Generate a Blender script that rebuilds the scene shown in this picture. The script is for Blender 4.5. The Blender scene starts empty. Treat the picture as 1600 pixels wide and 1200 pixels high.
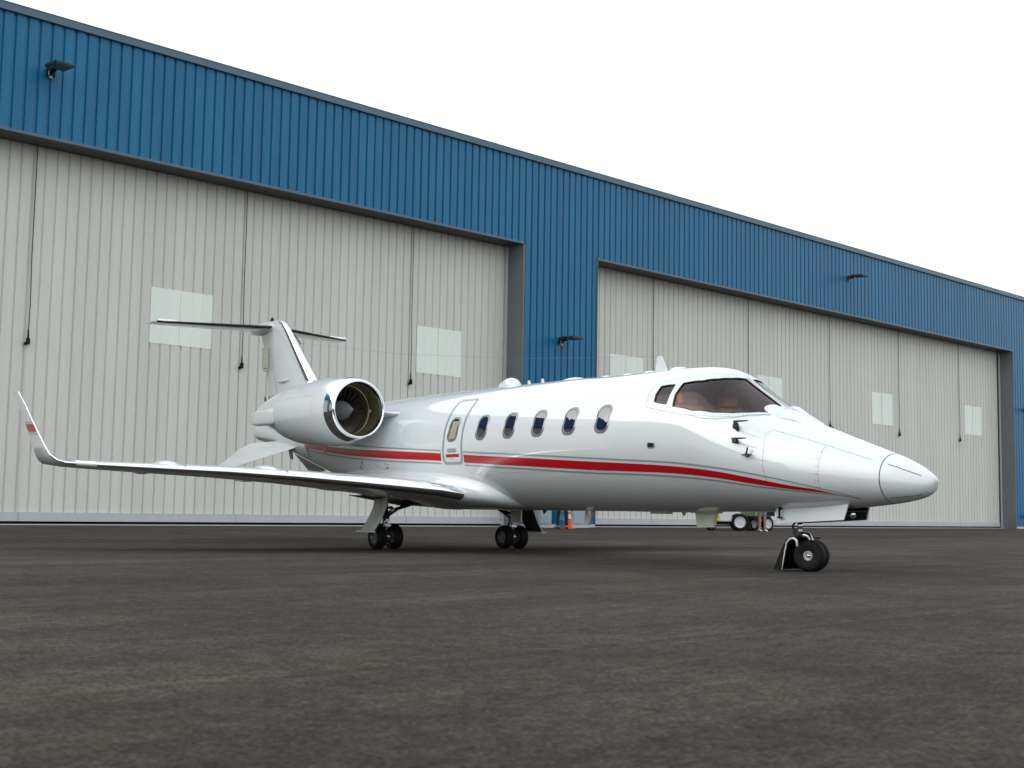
import bpy, bmesh, math, random
import numpy as np
from mathutils import Vector, Matrix
random.seed(7)
SC = bpy.context.scene
R = math.radians
# ------------------------------------------------------------------ camera
YAW, PITCH, ROLL, CH = 0.7778, 0.0963, 0.0169, 0.6667
_fw = Vector((math.sin(YAW)*math.cos(PITCH), math.cos(YAW)*math.cos(PITCH), math.sin(PITCH)))
_rt = Vector((math.cos(YAW), -math.sin(YAW), 0)); _up = _rt.cross(_fw)
_c, _s = math.cos(ROLL), math.sin(ROLL)
_r2 = _c*_rt+_s*_up; _u2 = -_s*_rt+_c*_up
cam = bpy.data.cameras.new('camera'); camo = bpy.data.objects.new('camera', cam); SC.collection.objects.link(camo)
cam.sensor_width = 36; cam.lens = 2021.165/1600*36; cam.clip_start = 0.05; cam.clip_end = 3000
M3 = Matrix((_r2, _u2, -_fw)).transposed(); camo.matrix_world = Matrix.Translation((0, 0, CH)) @ M3.to_4x4()
cam.dof.use_dof = True; cam.dof.focus_distance = 20.0; cam.dof.aperture_fstop = 4.5
SC.camera = camo
# ------------------------------------------------------------------ sky, sun, exposure
W = bpy.data.worlds.new('World'); SC.world = W; W.use_nodes = True
nt = W.node_tree; nt.nodes.clear()
sky = nt.nodes.new('ShaderNodeTexSky'); sky.sky_type = 'NISHITA'; sky.sun_disc = False
SUN_EL, SUN_AZ = R(33), R(-48)          # azimuth clockwise from +Y
sky.sun_elevation = SUN_EL; sky.sun_rotation = SUN_AZ; sky.dust_density = 7; sky.air_density = 1.2; sky.ozone_density = 1.0
hs = nt.nodes.new('ShaderNodeHueSaturation'); hs.inputs['Saturation'].default_value = 0.25
mx = nt.nodes.new('ShaderNodeMix'); mx.data_type = 'RGBA'; mx.inputs[0].default_value = 0.62
mx.inputs[7].default_value = (12.6, 13.2, 13.9, 1)      # bright overcast veil
bg = nt.nodes.new('ShaderNodeBackground'); bg.inputs['Strength'].default_value = 0.1
ow = nt.nodes.new('ShaderNodeOutputWorld')
nt.links.new(sky.outputs[0], hs.inputs['Color']); nt.links.new(hs.outputs[0], mx.inputs[6])
nt.links.new(mx.outputs[2], bg.inputs['Color']); nt.links.new(bg.outputs[0], ow.inputs['Surface'])
sl = bpy.data.lights.new('sun', 'SUN'); sl.energy = 0.5; sl.angle = R(60); sl.color = (1, .93, .84)
so = bpy.data.objects.new('sun', sl); SC.collection.objects.link(so)
sd = Vector((math.sin(SUN_AZ)*math.cos(SUN_EL), math.cos(SUN_AZ)*math.cos(SUN_EL), math.sin(SUN_EL)))
so.rotation_euler = sd.to_track_quat('Z', 'Y').to_euler(); so.location = (30, -10, 30)
SC.view_settings.view_transform = 'Standard'; SC.view_settings.look = 'None'
SC.view_settings.exposure = 0.5; SC.view_settings.gamma = 1.0
# ------------------------------------------------------------------ helpers
def link(o, parent=None):
    SC.collection.objects.link(o)
    if parent is not None: o.parent = parent
    return o
def tag(o, label=None, cat=None, group=None, kind=None):
    if label: o['label'] = label
    if cat: o['category'] = cat
    if group: o['group'] = group
    if kind: o['kind'] = kind
    return o
def empty(name, loc=(0, 0, 0), rz=0, parent=None):
    o = bpy.data.objects.new(name, None); o.location = loc; o.rotation_euler = (0, 0, rz); o.empty_display_size = .2
    return link(o, parent)
def copy_tree(o, parent=None):
    c = o.copy(); SC.collection.objects.link(c); c.parent = parent
    for ch in list(o.children): copy_tree(ch, c)
    return c
class MB:
    def __init__(s): s.v = []; s.f = []; s.m = []; s.cm = 0
    def grid(s, P, flip=False, closeu=False, closev=False):
        P = np.asarray(P, float); n, m = P.shape[:2]; b = len(s.v)
        s.v += [tuple(p) for p in P.reshape(-1, 3)]
        for i in range(n if closeu else n-1):
            for j in range(m if closev else m-1):
                q = [b+i*m+j, b+((i+1) % n)*m+j, b+((i+1) % n)*m+(j+1) % m, b+i*m+(j+1) % m]
                if flip: q.reverse()
                s.f.append(q); s.m.append(s.cm)
        return s
    def box(s, x0, x1, y0, y1, z0, z1, mat=None):
        b = len(s.v)
        for p in [(x0,y0,z0),(x1,y0,z0),(x1,y1,z0),(x0,y1,z0),(x0,y0,z1),(x1,y0,z1),(x1,y1,z1),(x0,y1,z1)]:
            s.v.append(tuple(mat @ Vector(p)) if mat else p)
        for q in [(0,3,2,1),(4,5,6,7),(0,1,5,4),(1,2,6,5),(2,3,7,6),(3,0,4,7)]: s.f.append([b+i for i in q]); s.m.append(s.cm)
        return s
    def hexa(s, P):      # 8 points: bottom 4 then top 4
        b = len(s.v); s.v += [tuple(p) for p in P]
        for q in [(0,3,2,1),(4,5,6,7),(0,1,5,4),(1,2,6,5),(2,3,7,6),(3,0,4,7)]: s.f.append([b+i for i in q]); s.m.append(s.cm)
        return s
    def poly(s, P):
        b = len(s.v); s.v += [tuple(p) for p in P]; s.f.append(list(range(b, b+len(P)))); s.m.append(s.cm); return s
    def prism(s, P, d):
        n = len(P); b = len(s.v); d = Vector(d)
        s.v += [tuple(p) for p in P]+[tuple(Vector(p)+d) for p in P]
        s.f.append([b+i for i in range(n)][::-1]); s.f.append([b+n+i for i in range(n)]); s.m += [s.cm]*2
        for i in range(n): s.f.append([b+i, b+(i+1) % n, b+n+(i+1) % n, b+n+i]); s.m.append(s.cm)
        return s
    def tube(s, pts, r, n=10, caps=True):
        pts = [Vector(p) for p in pts]; rs = r if isinstance(r, (list, tuple)) else [r]*len(pts); G = []
        prev = None
        for i, p in enumerate(pts):
            t = (pts[min(i+1, len(pts)-1)]-pts[max(i-1, 0)]).normalized()
            if prev is None:
                a = t.orthogonal().normalized()
            else:
                a = (prev-prev.dot(t)*t).normalized()
            prev = a; b_ = t.cross(a)
            G.append([tuple(p+rs[i]*(math.cos(2*math.pi*k/n)*a+math.sin(2*math.pi*k/n)*b_)) for k in range(n)])
        base = len(s.v); s.grid(G, closev=True)
        if caps:
            s.f.append([base+k for k in range(n)]); s.f.append([base+(len(pts)-1)*n+k for k in range(n)][::-1]); s.m += [s.cm]*2
        return s
    def lathe(s, prof, c, axis='y', n=40, off=None):   # prof: (along, radius)
        G = []
        for i, (a, r) in enumerate(prof):
            row = []
            dz = off[i] if off else 0
            for k in range(n):
                t = 2*math.pi*k/n; u, w = r*math.cos(t), r*math.sin(t)
                p = {'x': (a, u, w), 'y': (u, a, w), 'z': (u, w, a)}[axis]
                row.append((c[0]+p[0], c[1]+p[1], c[2]+p[2]+dz))
            G.append(row)
        return s.grid(G, closev=True)
    def build(s, name, mat, parent=None, smooth=False, angle=None):
        me = bpy.data.meshes.new(name); me.from_pydata(s.v, [], s.f)
        mats = mat if isinstance(mat, list) else [mat]
        for m in mats: me.materials.append(m)
        if len(mats) > 1: me.polygons.foreach_set('material_index', s.m)
        bm = bmesh.new(); bm.from_mesh(me); bmesh.ops.recalc_face_normals(bm, faces=bm.faces); bm.to_mesh(me); bm.free()
        if smooth:
            me.polygons.foreach_set('use_smooth', [True]*len(me.polygons))
            if angle: me.set_sharp_from_angle(angle=R(angle))
        o = bpy.data.objects.new(name, me); return link(o, parent)
def mat(name, col, rough=.5, metal=0, coat=0, spec=.5, noise=0, nscale=5, bump=0, bscale=40, dark=None, coatr=.03, ior=1.5):
    m = bpy.data.materials.new(name); m.use_nodes = True; t = m.node_tree; b = t.nodes['Principled BSDF']
    b.inputs['Base Color'].default_value = (*col, 1); b.inputs['Roughness'].default_value = rough; b.inputs['Metallic'].default_value = metal
    b.inputs['Coat Weight'].default_value = coat; b.inputs['Coat Roughness'].default_value = coatr
    b.inputs['Specular IOR Level'].default_value = spec; b.inputs['IOR'].default_value = ior
    if coat: b.inputs['Coat IOR'].default_value = 1.65 if name.startswith('white') else 1.4
    tc = t.nodes.new('ShaderNodeTexCoord')
    if noise:
        n = t.nodes.new('ShaderNodeTexNoise'); n.inputs['Scale'].default_value = nscale; n.inputs['Detail'].default_value = 6
        r = t.nodes.new('ShaderNodeMix'); r.data_type = 'RGBA'
        d = dark or tuple(c*(1-noise) for c in col)
        r.inputs[6].default_value = (*d, 1); r.inputs[7].default_value = (*[min(1, c*(1+noise*.4)) for c in col], 1)
        t.links.new(tc.outputs['Object'], n.inputs['Vector']); t.links.new(n.outputs['Fac'], r.inputs[0]); t.links.new(r.outputs[2], b.inputs['Base Color'])
    if bump:
        n = t.nodes.new('ShaderNodeTexNoise'); n.inputs['Scale'].default_value = bscale; n.inputs['Detail'].default_value = 3
        bp = t.nodes.new('ShaderNodeBump'); bp.inputs['Strength'].default_value = bump; bp.inputs['Distance'].default_value = .02
        t.links.new(tc.outputs['Object'], n.inputs['Vector']); t.links.new(n.outputs['Fac'], bp.inputs['Height']); t.links.new(bp.outputs['Normal'], b.inputs['Normal'])
    return m
def ribmat(name, col, vary, rough, spec, streak=(.9, 1.06)):
    # painted sheet metal: slight tone change from sheet to sheet, faint vertical streaking, gentle oil-canning
    m = bpy.data.materials.new(name); m.use_nodes = True; t = m.node_tree; b = t.nodes['Principled BSDF']
    b.inputs['Roughness'].default_value = rough; b.inputs['Specular IOR Level'].default_value = spec
    tc = t.nodes.new('ShaderNodeTexCoord'); mp = t.nodes.new('ShaderNodeMapping'); mp.inputs['Scale'].default_value = (3.2, 3.2, .22)
    n = t.nodes.new('ShaderNodeTexNoise'); n.inputs['Scale'].default_value = 1.6; n.inputs['Detail'].default_value = 8; n.inputs['Roughness'].default_value = .62
    mr = t.nodes.new('ShaderNodeMapRange'); mr.inputs[1].default_value = .3; mr.inputs[2].default_value = .7; mr.inputs[3].default_value = streak[0]; mr.inputs[4].default_value = streak[1]
    sx = t.nodes.new('ShaderNodeSeparateXYZ'); dv = t.nodes.new('ShaderNodeMath'); dv.operation = 'DIVIDE'; dv.inputs[1].default_value = .3467*3
    fl = t.nodes.new('ShaderNodeMath'); fl.operation = 'FLOOR'; wn = t.nodes.new('ShaderNodeTexWhiteNoise'); wn.noise_dimensions = '1D'
    mr2 = t.nodes.new('ShaderNodeMapRange'); mr2.inputs[3].default_value = 1-vary; mr2.inputs[4].default_value = 1+vary
    mu = t.nodes.new('ShaderNodeMath'); mu.operation = 'MULTIPLY'
    vm = t.nodes.new('ShaderNodeVectorMath'); vm.operation = 'SCALE'; vm.inputs[0].default_value = col
    L = t.links.new
    L(tc.outputs['Object'], mp.inputs[0]); L(mp.outputs[0], n.inputs['Vector']); L(n.outputs['Fac'], mr.inputs[0])
    L(tc.outputs['Object'], sx.inputs[0]); L(sx.outputs[0], dv.inputs[0]); L(dv.outputs[0], fl.inputs[0]); L(fl.outputs[0], wn.inputs['W']); L(wn.outputs['Value'], mr2.inputs[0])
    L(mr.outputs[0], mu.inputs[0]); L(mr2.outputs[0], mu.inputs[1]); L(mu.outputs[0], vm.inputs['Scale']); L(vm.outputs[0], b.inputs['Base Color'])
    n2 = t.nodes.new('ShaderNodeTexNoise'); n2.inputs['Scale'].default_value = .9; n2.inputs['Detail'].default_value = 2
    bp = t.nodes.new('ShaderNodeBump'); bp.inputs['Strength'].default_value = .25; bp.inputs['Distance'].default_value = .02
    L(tc.outputs['Object'], n2.inputs['Vector']); L(n2.outputs['Fac'], bp.inputs['Height']); L(bp.outputs[0], b.inputs['Normal'])
    return m
M = {}
M['blue'] = ribmat('blue_cladding', (.0015, .14, .285), .05, .38, .35, (.84, 1.1))
M['door'] = ribmat('door_sheet', (.68, .683, .62), .025, .5, .3, (.95, 1.03))
M['panel'] = ribmat('translucent_sheet', (.84, .91, .82), .02, .3, .5, (.96, 1.03))
M['trim'] = mat('blue_trim', (.07, .14, .20), .4, noise=.15, nscale=2)
M['rail'] = mat('door_rail', (.52, .53, .54), .5, noise=.12, nscale=3)
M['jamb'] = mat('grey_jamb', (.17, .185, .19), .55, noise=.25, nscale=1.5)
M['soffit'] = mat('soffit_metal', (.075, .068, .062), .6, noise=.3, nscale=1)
M['light'] = mat('pale_metal', (.5, .5, .52), .4)
M['black'] = mat('black_paint', (.005, .005, .006), .6, spec=.25)
M['rubber'] = mat('tyre_rubber', (.0035, .0035, .004), .7, noise=.3, nscale=20, spec=.3)
M['dark'] = mat('dark_metal', (.03, .03, .03), .5, noise=.4, nscale=15)
M['white'] = mat('white_aircraft_paint', (.635, .68, .685), .34, coat=1.0, spec=.5, coatr=.015, bump=.012, bscale=1.3)
M['grey'] = mat('grey_pinstripe', (.25, .31, .32), .3, coat=1)
M['frame'] = mat('window_surround', (.12, .15, .17), .3, coat=1)
M['red'] = mat('red_stripe_paint', (.43, .001, .006), .35, coat=.3, coatr=.08)
M['creamp'] = mat('cream_primer', (.62, .63, .52), .45, noise=.25, nscale=6)
M['chrome'] = mat('polished_metal', (.82, .84, .87), .09, metal=1, bump=.03, bscale=6)
M['steel'] = mat('steel', (.55, .55, .55), .28, metal=1)
M['alloy'] = mat('wheel_alloy', (.16, .18, .17), .4, metal=.4, noise=.3, nscale=25)
M['seal'] = mat('black_seal', (.006, .008, .014), .35)
M['duct'] = mat('intake_duct', (.26, .22, .13), .32, metal=.6, noise=.5, nscale=9)
M['fan'] = mat('fan_titanium', (.26, .25, .23), .35, metal=.8)
M['spin'] = mat('spinner_grey', (.26, .32, .33), .4)
M['glass'] = mat('cabin_glass', (.008, .01, .016), .03, spec=1.0, ior=1.75)
M['shade'] = mat('window_shade', (.30, .27, .21), .6)
M['leather'] = mat('tan_leather', (.55, .22, .11), .5, noise=.3, nscale=8)
M['liner'] = mat('cockpit_liner', (.60, .36, .26), .7, noise=.2, nscale=4)
M['panelk'] = mat('instrument_black', (.02, .018, .018), .7)
M['orange'] = mat('cone_orange', (.75, .10, .02), .5, noise=.15, nscale=8)
M['whitep'] = mat('white_plastic', (.68, .69, .70), .45, noise=.1, nscale=5)
M['cab'] = mat('grey_cabinet_paint', (.36, .41, .45), .45, noise=.12, nscale=3)
M['cyan'] = mat('light_blue_drum', (.03, .26, .45), .4, noise=.2, nscale=4)
M['yellow'] = mat('yellow_placard', (.72, .62, .03), .45)
M['tan'] = mat('tan_paint', (.36, .32, .22), .5, noise=.2, nscale=5)
M['skin'] = mat('skin', (.42, .22, .15), .55, noise=.12, nscale=14)
M['navy'] = mat('dark_cloth', (.012, .014, .022), .85, noise=.3, nscale=12)
M['shirt'] = mat('grey_shirt', (.22, .23, .25), .9, noise=.2, nscale=10)
M['hair'] = mat('dark_hair', (.02, .014, .01), .7)
M['eye'] = mat('eye_dark', (.02, .015, .012), .3)
# tinted cockpit glazing
m = bpy.data.materials.new('tinted_glazing'); m.use_nodes = True; t = m.node_tree; t.nodes.clear()
tr = t.nodes.new('ShaderNodeBsdfTransparent'); tr.inputs[0].default_value = (.95, .84, .78, 1)
gl = t.nodes.new('ShaderNodeBsdfGlossy'); gl.inputs['Roughness'].default_value = .02; fr = t.nodes.new('ShaderNodeFresnel'); fr.inputs[0].default_value = 1.5
mxs = t.nodes.new('ShaderNodeMixShader'); oo = t.nodes.new('ShaderNodeOutputMaterial')
t.links.new(fr.outputs[0], mxs.inputs[0]); t.links.new(tr.outputs[0], mxs.inputs[1]); t.links.new(gl.outputs[0], mxs.inputs[2]); t.links.new(mxs.outputs[0], oo.inputs[0])
M['tint'] = m
# asphalt
def asphalt(name, c1, c2, c3):
    m = bpy.data.materials.new(name); m.use_nodes = True; t = m.node_tree; b = t.nodes['Principled BSDF']; L = t.links.new
    tc = t.nodes.new('ShaderNodeTexCoord')
    def noise(scale, det, sc=(1, 1, 1), rot=0, ro=.5):
        mp = t.nodes.new('ShaderNodeMapping'); mp.inputs['Scale'].default_value = sc; mp.inputs['Rotation'].default_value = (0, 0, rot)
        n = t.nodes.new('ShaderNodeTexNoise'); n.inputs['Scale'].default_value = scale; n.inputs['Detail'].default_value = det; n.inputs['Roughness'].default_value = ro
        L(tc.outputs['Object'], mp.inputs[0]); L(mp.outputs[0], n.inputs['Vector']); return n.outputs['Fac']
    def ramp(s, a, b_, lo, hi):
        r = t.nodes.new('ShaderNodeMapRange'); r.inputs[1].default_value = a; r.inputs[2].default_value = b_; r.inputs[3].default_value = lo; r.inputs[4].default_value = hi; L(s, r.inputs[0]); return r.outputs[0]
    def mixc(f, A, B):
        x = t.nodes.new('ShaderNodeMix'); x.data_type = 'RGBA'; L(f, x.inputs[0])
        for k, v in ((6, A), (7, B)):
            if isinstance(v, tuple): x.inputs[k].default_value = (*v, 1)
            else: L(v, x.inputs[k])
        return x.outputs[2]
    def mul(A, s):
        x = t.nodes.new('ShaderNodeVectorMath'); x.operation = 'SCALE'; L(A, x.inputs[0]); L(s, x.inputs['Scale']); return x.outputs[0]
    patches = ramp(noise(.55, 7, ro=.6), .38, .64, 0, 1)
    streak = ramp(noise(.5, 6, (.25, 2.4, 1), R(3), .6), .42, .62, 0, 1)
    c = mixc(patches, c1, c2); c = mixc(streak, c, c3)
    # paving lanes laid parallel to the hangar, each a slightly different batch, with rough joints
    sx = t.nodes.new('ShaderNodeSeparateXYZ'); L(tc.outputs['Object'], sx.inputs[0])
    def mth(op, a, b_=None):
        x = t.nodes.new('ShaderNodeMath'); x.operation = op
        for k_, v_ in enumerate((a, b_)):
            if v_ is None: continue
            if isinstance(v_, (int, float)): x.inputs[k_].default_value = v_
            else: L(v_, x.inputs[k_])
        return x.outputs[0]
    wob = mth('MULTIPLY', mth('SUBTRACT', noise(1.3, 4), .5), .12)
    ly = mth('DIVIDE', mth('SUBTRACT', mth('ADD', sx.outputs[1], wob), 4.28), 3.7)
    wl = t.nodes.new('ShaderNodeTexWhiteNoise'); wl.noise_dimensions = '1D'; L(mth('FLOOR', ly), wl.inputs['W'])
    c = mul(c, ramp(wl.outputs['Value'], 0, 1, .90, 1.09))
    fr_ = mth('FRACT', ly); dj = mth('MINIMUM', fr_, mth('SUBTRACT', 1.0, fr_))
    c = mul(c, ramp(dj, .006, .02, .82, 1.0)); c = mul(c, ramp(dj, .02, .05, 1.10, 1.0))
    c = mul(c, ramp(noise(4.0, 8, ro=.72), .36, .64, .78, 1.20))
    c = mul(c, ramp(noise(.13, 5, (.6, 1.4, 1), 0, .6), .38, .62, .95, 1.06))
    c = mul(c, ramp(noise(14, 5, ro=.7), .38, .62, .72, 1.28))
    c = mul(c, ramp(noise(48, 3, ro=.6), 0.38, .62, .58, 1.45))
    c = mul(c, ramp(noise(210, 2), .34, .66, .55, 1.5))
    # small pale stones
    v = t.nodes.new('ShaderNodeTexVoronoi'); v.inputs['Scale'].default_value = 60; L(tc.outputs['Object'], v.inputs['Vector'])
    wn = t.nodes.new('ShaderNodeTexWhiteNoise'); L(v.outputs['Color'], wn.inputs['Vector'])
    g1 = ramp(wn.outputs['Value'], .985, .99, 0, 1); g2 = ramp(v.outputs['Distance'], .1, .25, 1, 0)
    mm = t.nodes.new('ShaderNodeMath'); mm.operation = 'MULTIPLY'; L(g1, mm.inputs[0]); L(g2, mm.inputs[1])
    c = mixc(mm.outputs[0], c, (.16, .15, .14)); L(c, b.inputs['Base Color'])
    b.inputs['Roughness'].default_value = .93; b.inputs['Specular IOR Level'].default_value = .10
    bp = t.nodes.new('ShaderNodeBump'); bp.inputs['Strength'].default_value = .8; bp.inputs['Distance'].default_value = .006
    L(noise(140, 4, ro=.7), bp.inputs['Height']); L(bp.outputs[0], b.inputs['Normal'])
    return m
M['asphalt'] = asphalt('asphalt', (.040, .0343, .0285), (.068, .0585, .0485), (.040, .0357, .0315))
M['strip'] = asphalt('apron_strip', (.055, .048, .037), (.082, .07, .054), (.045, .04, .034))
# ------------------------------------------------------------------ ground
g = MB(); g.poly([(-1500, -1500, 0), (1500, -1500, 0), (1500, 1500, 0), (-1500, 1500, 0)])
tag(g.build('ground', M['asphalt']), kind='structure')
g = MB(); g.poly([(-8, 30.2, .004), (90, 30.2, .004), (90, 34.9, .004), (-8, 34.9, .004)])
tag(g.build('concrete_strip', M['strip']), kind='structure')
# ------------------------------------------------------------------ hangar
D, HT, HD, REC = 33.9267, 14.09, 10.6628, .8963
DR = D+REC; P = .34668
def ribs(mb, x0, x1, z0, z1, y, depth=.035, gap=.072, phase=0.0, outward=True, ndiv=1, minor=False):
    # trapezoidal rib profile facing -Y
    xs = [(x0, 0.0)]; k = math.ceil((x0-phase)/P)
    while phase+k*P < x1:
        c = phase+k*P
        for dx, d in ((-gap*.5-.014, 0), (-gap*.5+.010, depth), (gap*.5-.010, depth), (gap*.5+.014, 0)):
            if x0 < c+dx < x1: xs.append((c+dx, d))
        if minor:
            for f_ in (.36, .64):
                for dx, d in ((-.018, 0), (0, .006), (.018, 0)):
                    if x0 < c+P*f_+dx < x1: xs.append((c+P*f_+dx, d))
        k += 1
    xs.append((x1, 0.0)); s = -1 if outward else 1
    mb.grid([[(x, y+s*d, z) for x, d in xs] for z in (z0, z1)])
    return mb
hg = empty('hangar', (35, D+25, 0)); tag(hg, 'long metal aircraft hangar with blue ribbed cladding and pale sliding doors', 'hangar')
def hb(mb, name, m_, parent=hg, **k):
    o = mb.build(name, m_, None, **k); return par(o, parent)
def par(o, parent):
    o.parent = parent; o.matrix_parent_inverse = parent.matrix_world.inverted() if False else Matrix.Translation(-worldloc(parent)); return o
def worldloc(o):
    v = o.location.copy()
    while o.parent is not None: o = o.parent; v = v + o.location
    return v
XL, XR = -46.0, 84.0
DOORS = [(-45.2, -7.68), (-3.65, 33.873), (38.076, 75.593)]
w = MB()
ribs(w, XL, XR, HD, HT-.2, D, depth=.05, gap=.068, outward=False)
for a, b in ((XL, DOORS[0][0]), (DOORS[0][1], DOORS[1][0]), (DOORS[1][1], DOORS[2][0]), (DOORS[2][1], XR)): ribs(w, a, b, .12, HD, D, depth=.05, gap=.068, outward=False)
for a, b in ((XL, DOORS[0][0]), (DOORS[0][1], DOORS[1][0]), (DOORS[1][1], DOORS[2][0]), (DOORS[2][1], XR)): w.box(a+.15, b-.15, D+.07, D+.3, 0, HD-.01)
w.box(XL, XR, D+.07, D+.3, HD+.02, HT-.34)
hb(w, 'wall_cladding', M['blue'])
w = MB(); w.box(XL-.05, XR+.05, D-.09, D+.3, HT-.2, HT)
w.box(XL-.05, XR+.05, D-.10, D+.3, HT+.001, HT+.03); hb(w, 'roof_flashing', M['trim'])
for a, b in ((XL, DOORS[0][0]), (DOORS[0][1], DOORS[1][0]), (DOORS[1][1], DOORS[2][0]), (DOORS[2][1], XR)):
    w = MB(); w.box(a+.02, b-.02, D-.045, D+.005, .0, .12); hb(w, 'base_flashing', M['light'])
w = MB()
for a, b in DOORS:
    w.box(a-.02, b+.02, D-.045, D-.0, HD-.06, HD+.02)
hb(w, 'header_flashing', M['trim'])
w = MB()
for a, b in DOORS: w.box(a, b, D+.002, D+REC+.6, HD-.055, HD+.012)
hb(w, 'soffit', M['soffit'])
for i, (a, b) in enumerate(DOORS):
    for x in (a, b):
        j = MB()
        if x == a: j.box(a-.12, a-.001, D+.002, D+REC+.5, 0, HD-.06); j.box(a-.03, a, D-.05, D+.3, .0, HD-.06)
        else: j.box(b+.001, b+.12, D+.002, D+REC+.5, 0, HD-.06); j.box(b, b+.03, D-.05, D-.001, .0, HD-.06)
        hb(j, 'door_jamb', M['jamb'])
        k = MB(); s_ = 1 if x == a else -1
        k.box(min(x, x+s_*.11), max(x, x+s_*.11), DR-.12, DR-.06, 0, HD-.06)
        hb(k, 'edge_trim', M['light'])
w = MB()   # sides, back and roof of the building
w.box(XL, XL+.25, D+.31, D+58, 0, HT-.4); w.box(XR-.25, XR, D+.31, D+58, 0, HT-.4); w.box(XL, XR, D+58.01, D+58.3, 0, HT-.4)
hb(w, 'side_walls', M['blue'])
w = MB(); w.box(XL, XR, D+.31, D+58.3, HT-.39, HT-.2); hb(w, 'roof', M['trim'])
SEAMS = [8.46, 15.39, 22.30, 29.22]
LEAVES = [(-45.1, -38.2), (-38.2, -31.3), (-31.3, -24.4), (-24.4, -17.5), (-17.5, -10.6), (-10.6, -7.8), (-3.6, 1.55), (1.55, 8.46), (8.46, 15.39), (15.39, 22.30), (22.30, 29.22), (29.22, 33.87),
          (38.08, 42.66), (42.66, 49.61), (49.61, 56.58), (56.58, 63.49), (63.49, 70.39), (70.39, 75.40)]
WIN = [8.70, 19.10, 29.52, 39.93, 50.34, 60.75, 71.12]
for i, (a, b) in enumerate(LEAVES):
    yy = DR+(.0 if i % 2 else .006)
    L_ = MB(); ribs(L_, a, b-.001, .345, HD-.03, yy, depth=.05, gap=.042, phase=.06, outward=False)
    L_.box(a, b-.004, yy+.056, yy+.09, .105, HD-.03)
    lf = hb(L_, 'hangar_door_leaf', M['door'])
    r_ = MB(); r_.box(a+.005, b-.009, yy-.05, yy+.025, .11, .25); r_.box(a+.005, b-.009, yy-.035, yy+.025, .252, .36)
    q = hb(r_, 'bottom_rail', M['rail'], hg); q.parent = lf; q.matrix_parent_inverse = Matrix.Identity(4); q.matrix_parent_inverse = Matrix.Identity(4)
    e_ = MB(); e_.box(a-.035, a-.008, yy-.012, yy+.02, .37, HD-.04) if i not in (0, 6, 12) else e_.box(a+.005, a+.03, yy-.04, yy+.02, .37, HD-.04)
    q = hb(e_, 'leaf_edge', M['door'], hg); q.parent = lf; q.matrix_parent_inverse = Matrix.Identity(4)
    for wx in WIN:
        x0, x1 = max(wx, a+.05), min(wx+2.12, b-.1)
        if x1-x0 > .5:
            p_ = MB(); ribs(p_, x0, x1, 5.42, 7.10, yy-.006, depth=.012, gap=.034, phase=.06, outward=False)
            p_.box(x0+1.0, x0+1.07, yy-.03, yy-.008, 5.42, 7.10)
            q = hb(p_, 'translucent_panel', M['panel'], hg); q.parent = lf; q.matrix_parent_inverse = Matrix.Identity(4)
    if i not in (0, 1, 2, 3, 4, 5, 6, 12):
        c_ = MB(); zb_ = 5.12+random.uniform(-.04, .06)
        c_.tube([(a-.01, yy-.07, HD-.06), (a-.015, yy-.07, 7.5), (a+.01, yy-.075, 6.2), (a, yy-.07, zb_)], .012, 6)
        c_.box(a-.045, a+.035, yy-.13, yy-.045, zb_-.17, zb_); c_.box(a-.10, a-.05, yy-.09, yy-.05, zb_-.2, zb_-.11); c_.tube([(a, yy-.07, zb_+.25), (a, yy-.08, zb_)], [.018, .03], 6)
        q = hb(c_, 'pull_cord', M['black'], hg); q.parent = lf; q.matrix_parent_inverse = Matrix.Identity(4)
w = MB()
for a, b in DOORS: w.box(a, b, DR-.02, DR+.10, .005, .03); w.box(a, b, DR+.10, DR+.2, .005, .5)
hb(w, 'door_track', M['black'])
w = MB()
for a, b in DOORS: w.box(a, b, DR-.20, DR-.13, .005, .035)
hb(w, 'threshold_rail', M['light'])
# wall lamps
def wall_light(x, z, label):
    o = empty('wall_light', (x, D-.04, z)); tag(o, label, 'wall light', 'floodlights on the hangar wall')
    b_ = MB(); b_.box(-.11, .11, -.06, 0, -.14, .1); b_.box(-.035, .035, -.3, -.061, -.05, .03); b_.build('bracket', M['black'], o)
    h = MB(); T = Matrix.Translation((0, -.22, .0)) @ Matrix.Rotation(R(3), 4, 'X')
    h.box(-.28, .28, -.72, 0, .02, .075, T)
    for k in range(5): h.box(-.26, .26, -.10-k*.12, -.085-k*.12, .076, .12, T)
    h.build('lamp_head', M['dark'], o)
    l = MB()
    for k in range(3): l.box(-.24, .24, -.68+k*.21, -.51+k*.21, .004, .018, T)
    l.build('lens', M['jamb'], o)
    s_ = MB(); s_.box(-.05, .03, -.075, -.061, -.20, -.141); s_.tube([(-.08, -.08, -.14), (-.08, -.08, -.02)], .012, 6); s_.build('sensor', M['light'], o)
    return o
wall_light(15.24, 12.5, 'black floodlight high on blue cladding above the nearest door, leftmost one')
wall_light(35.97, 7.16, 'black floodlight on the blue column between the two hangar doors')
wall_light(56.98, 12.5, 'black floodlight high on blue cladding above the farther hangar door')
wall_light(77.1, 7.18, 'black floodlight on blue wall past the far door, at the picture edge')
pp = empty('wall_pipe', (76.9, D-.05, 0)); tag(pp, 'small black pipe fitting low on blue wall right of far door', 'pipe')
b_ = MB(); b_.tube([(0, 0, .75), (0, -.25, .75)], .1, 12); b_.tube([(0, -.24, .75), (0, -.27, .75)], .16, 12); b_.build('pipe', M['black'], pp)
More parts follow.
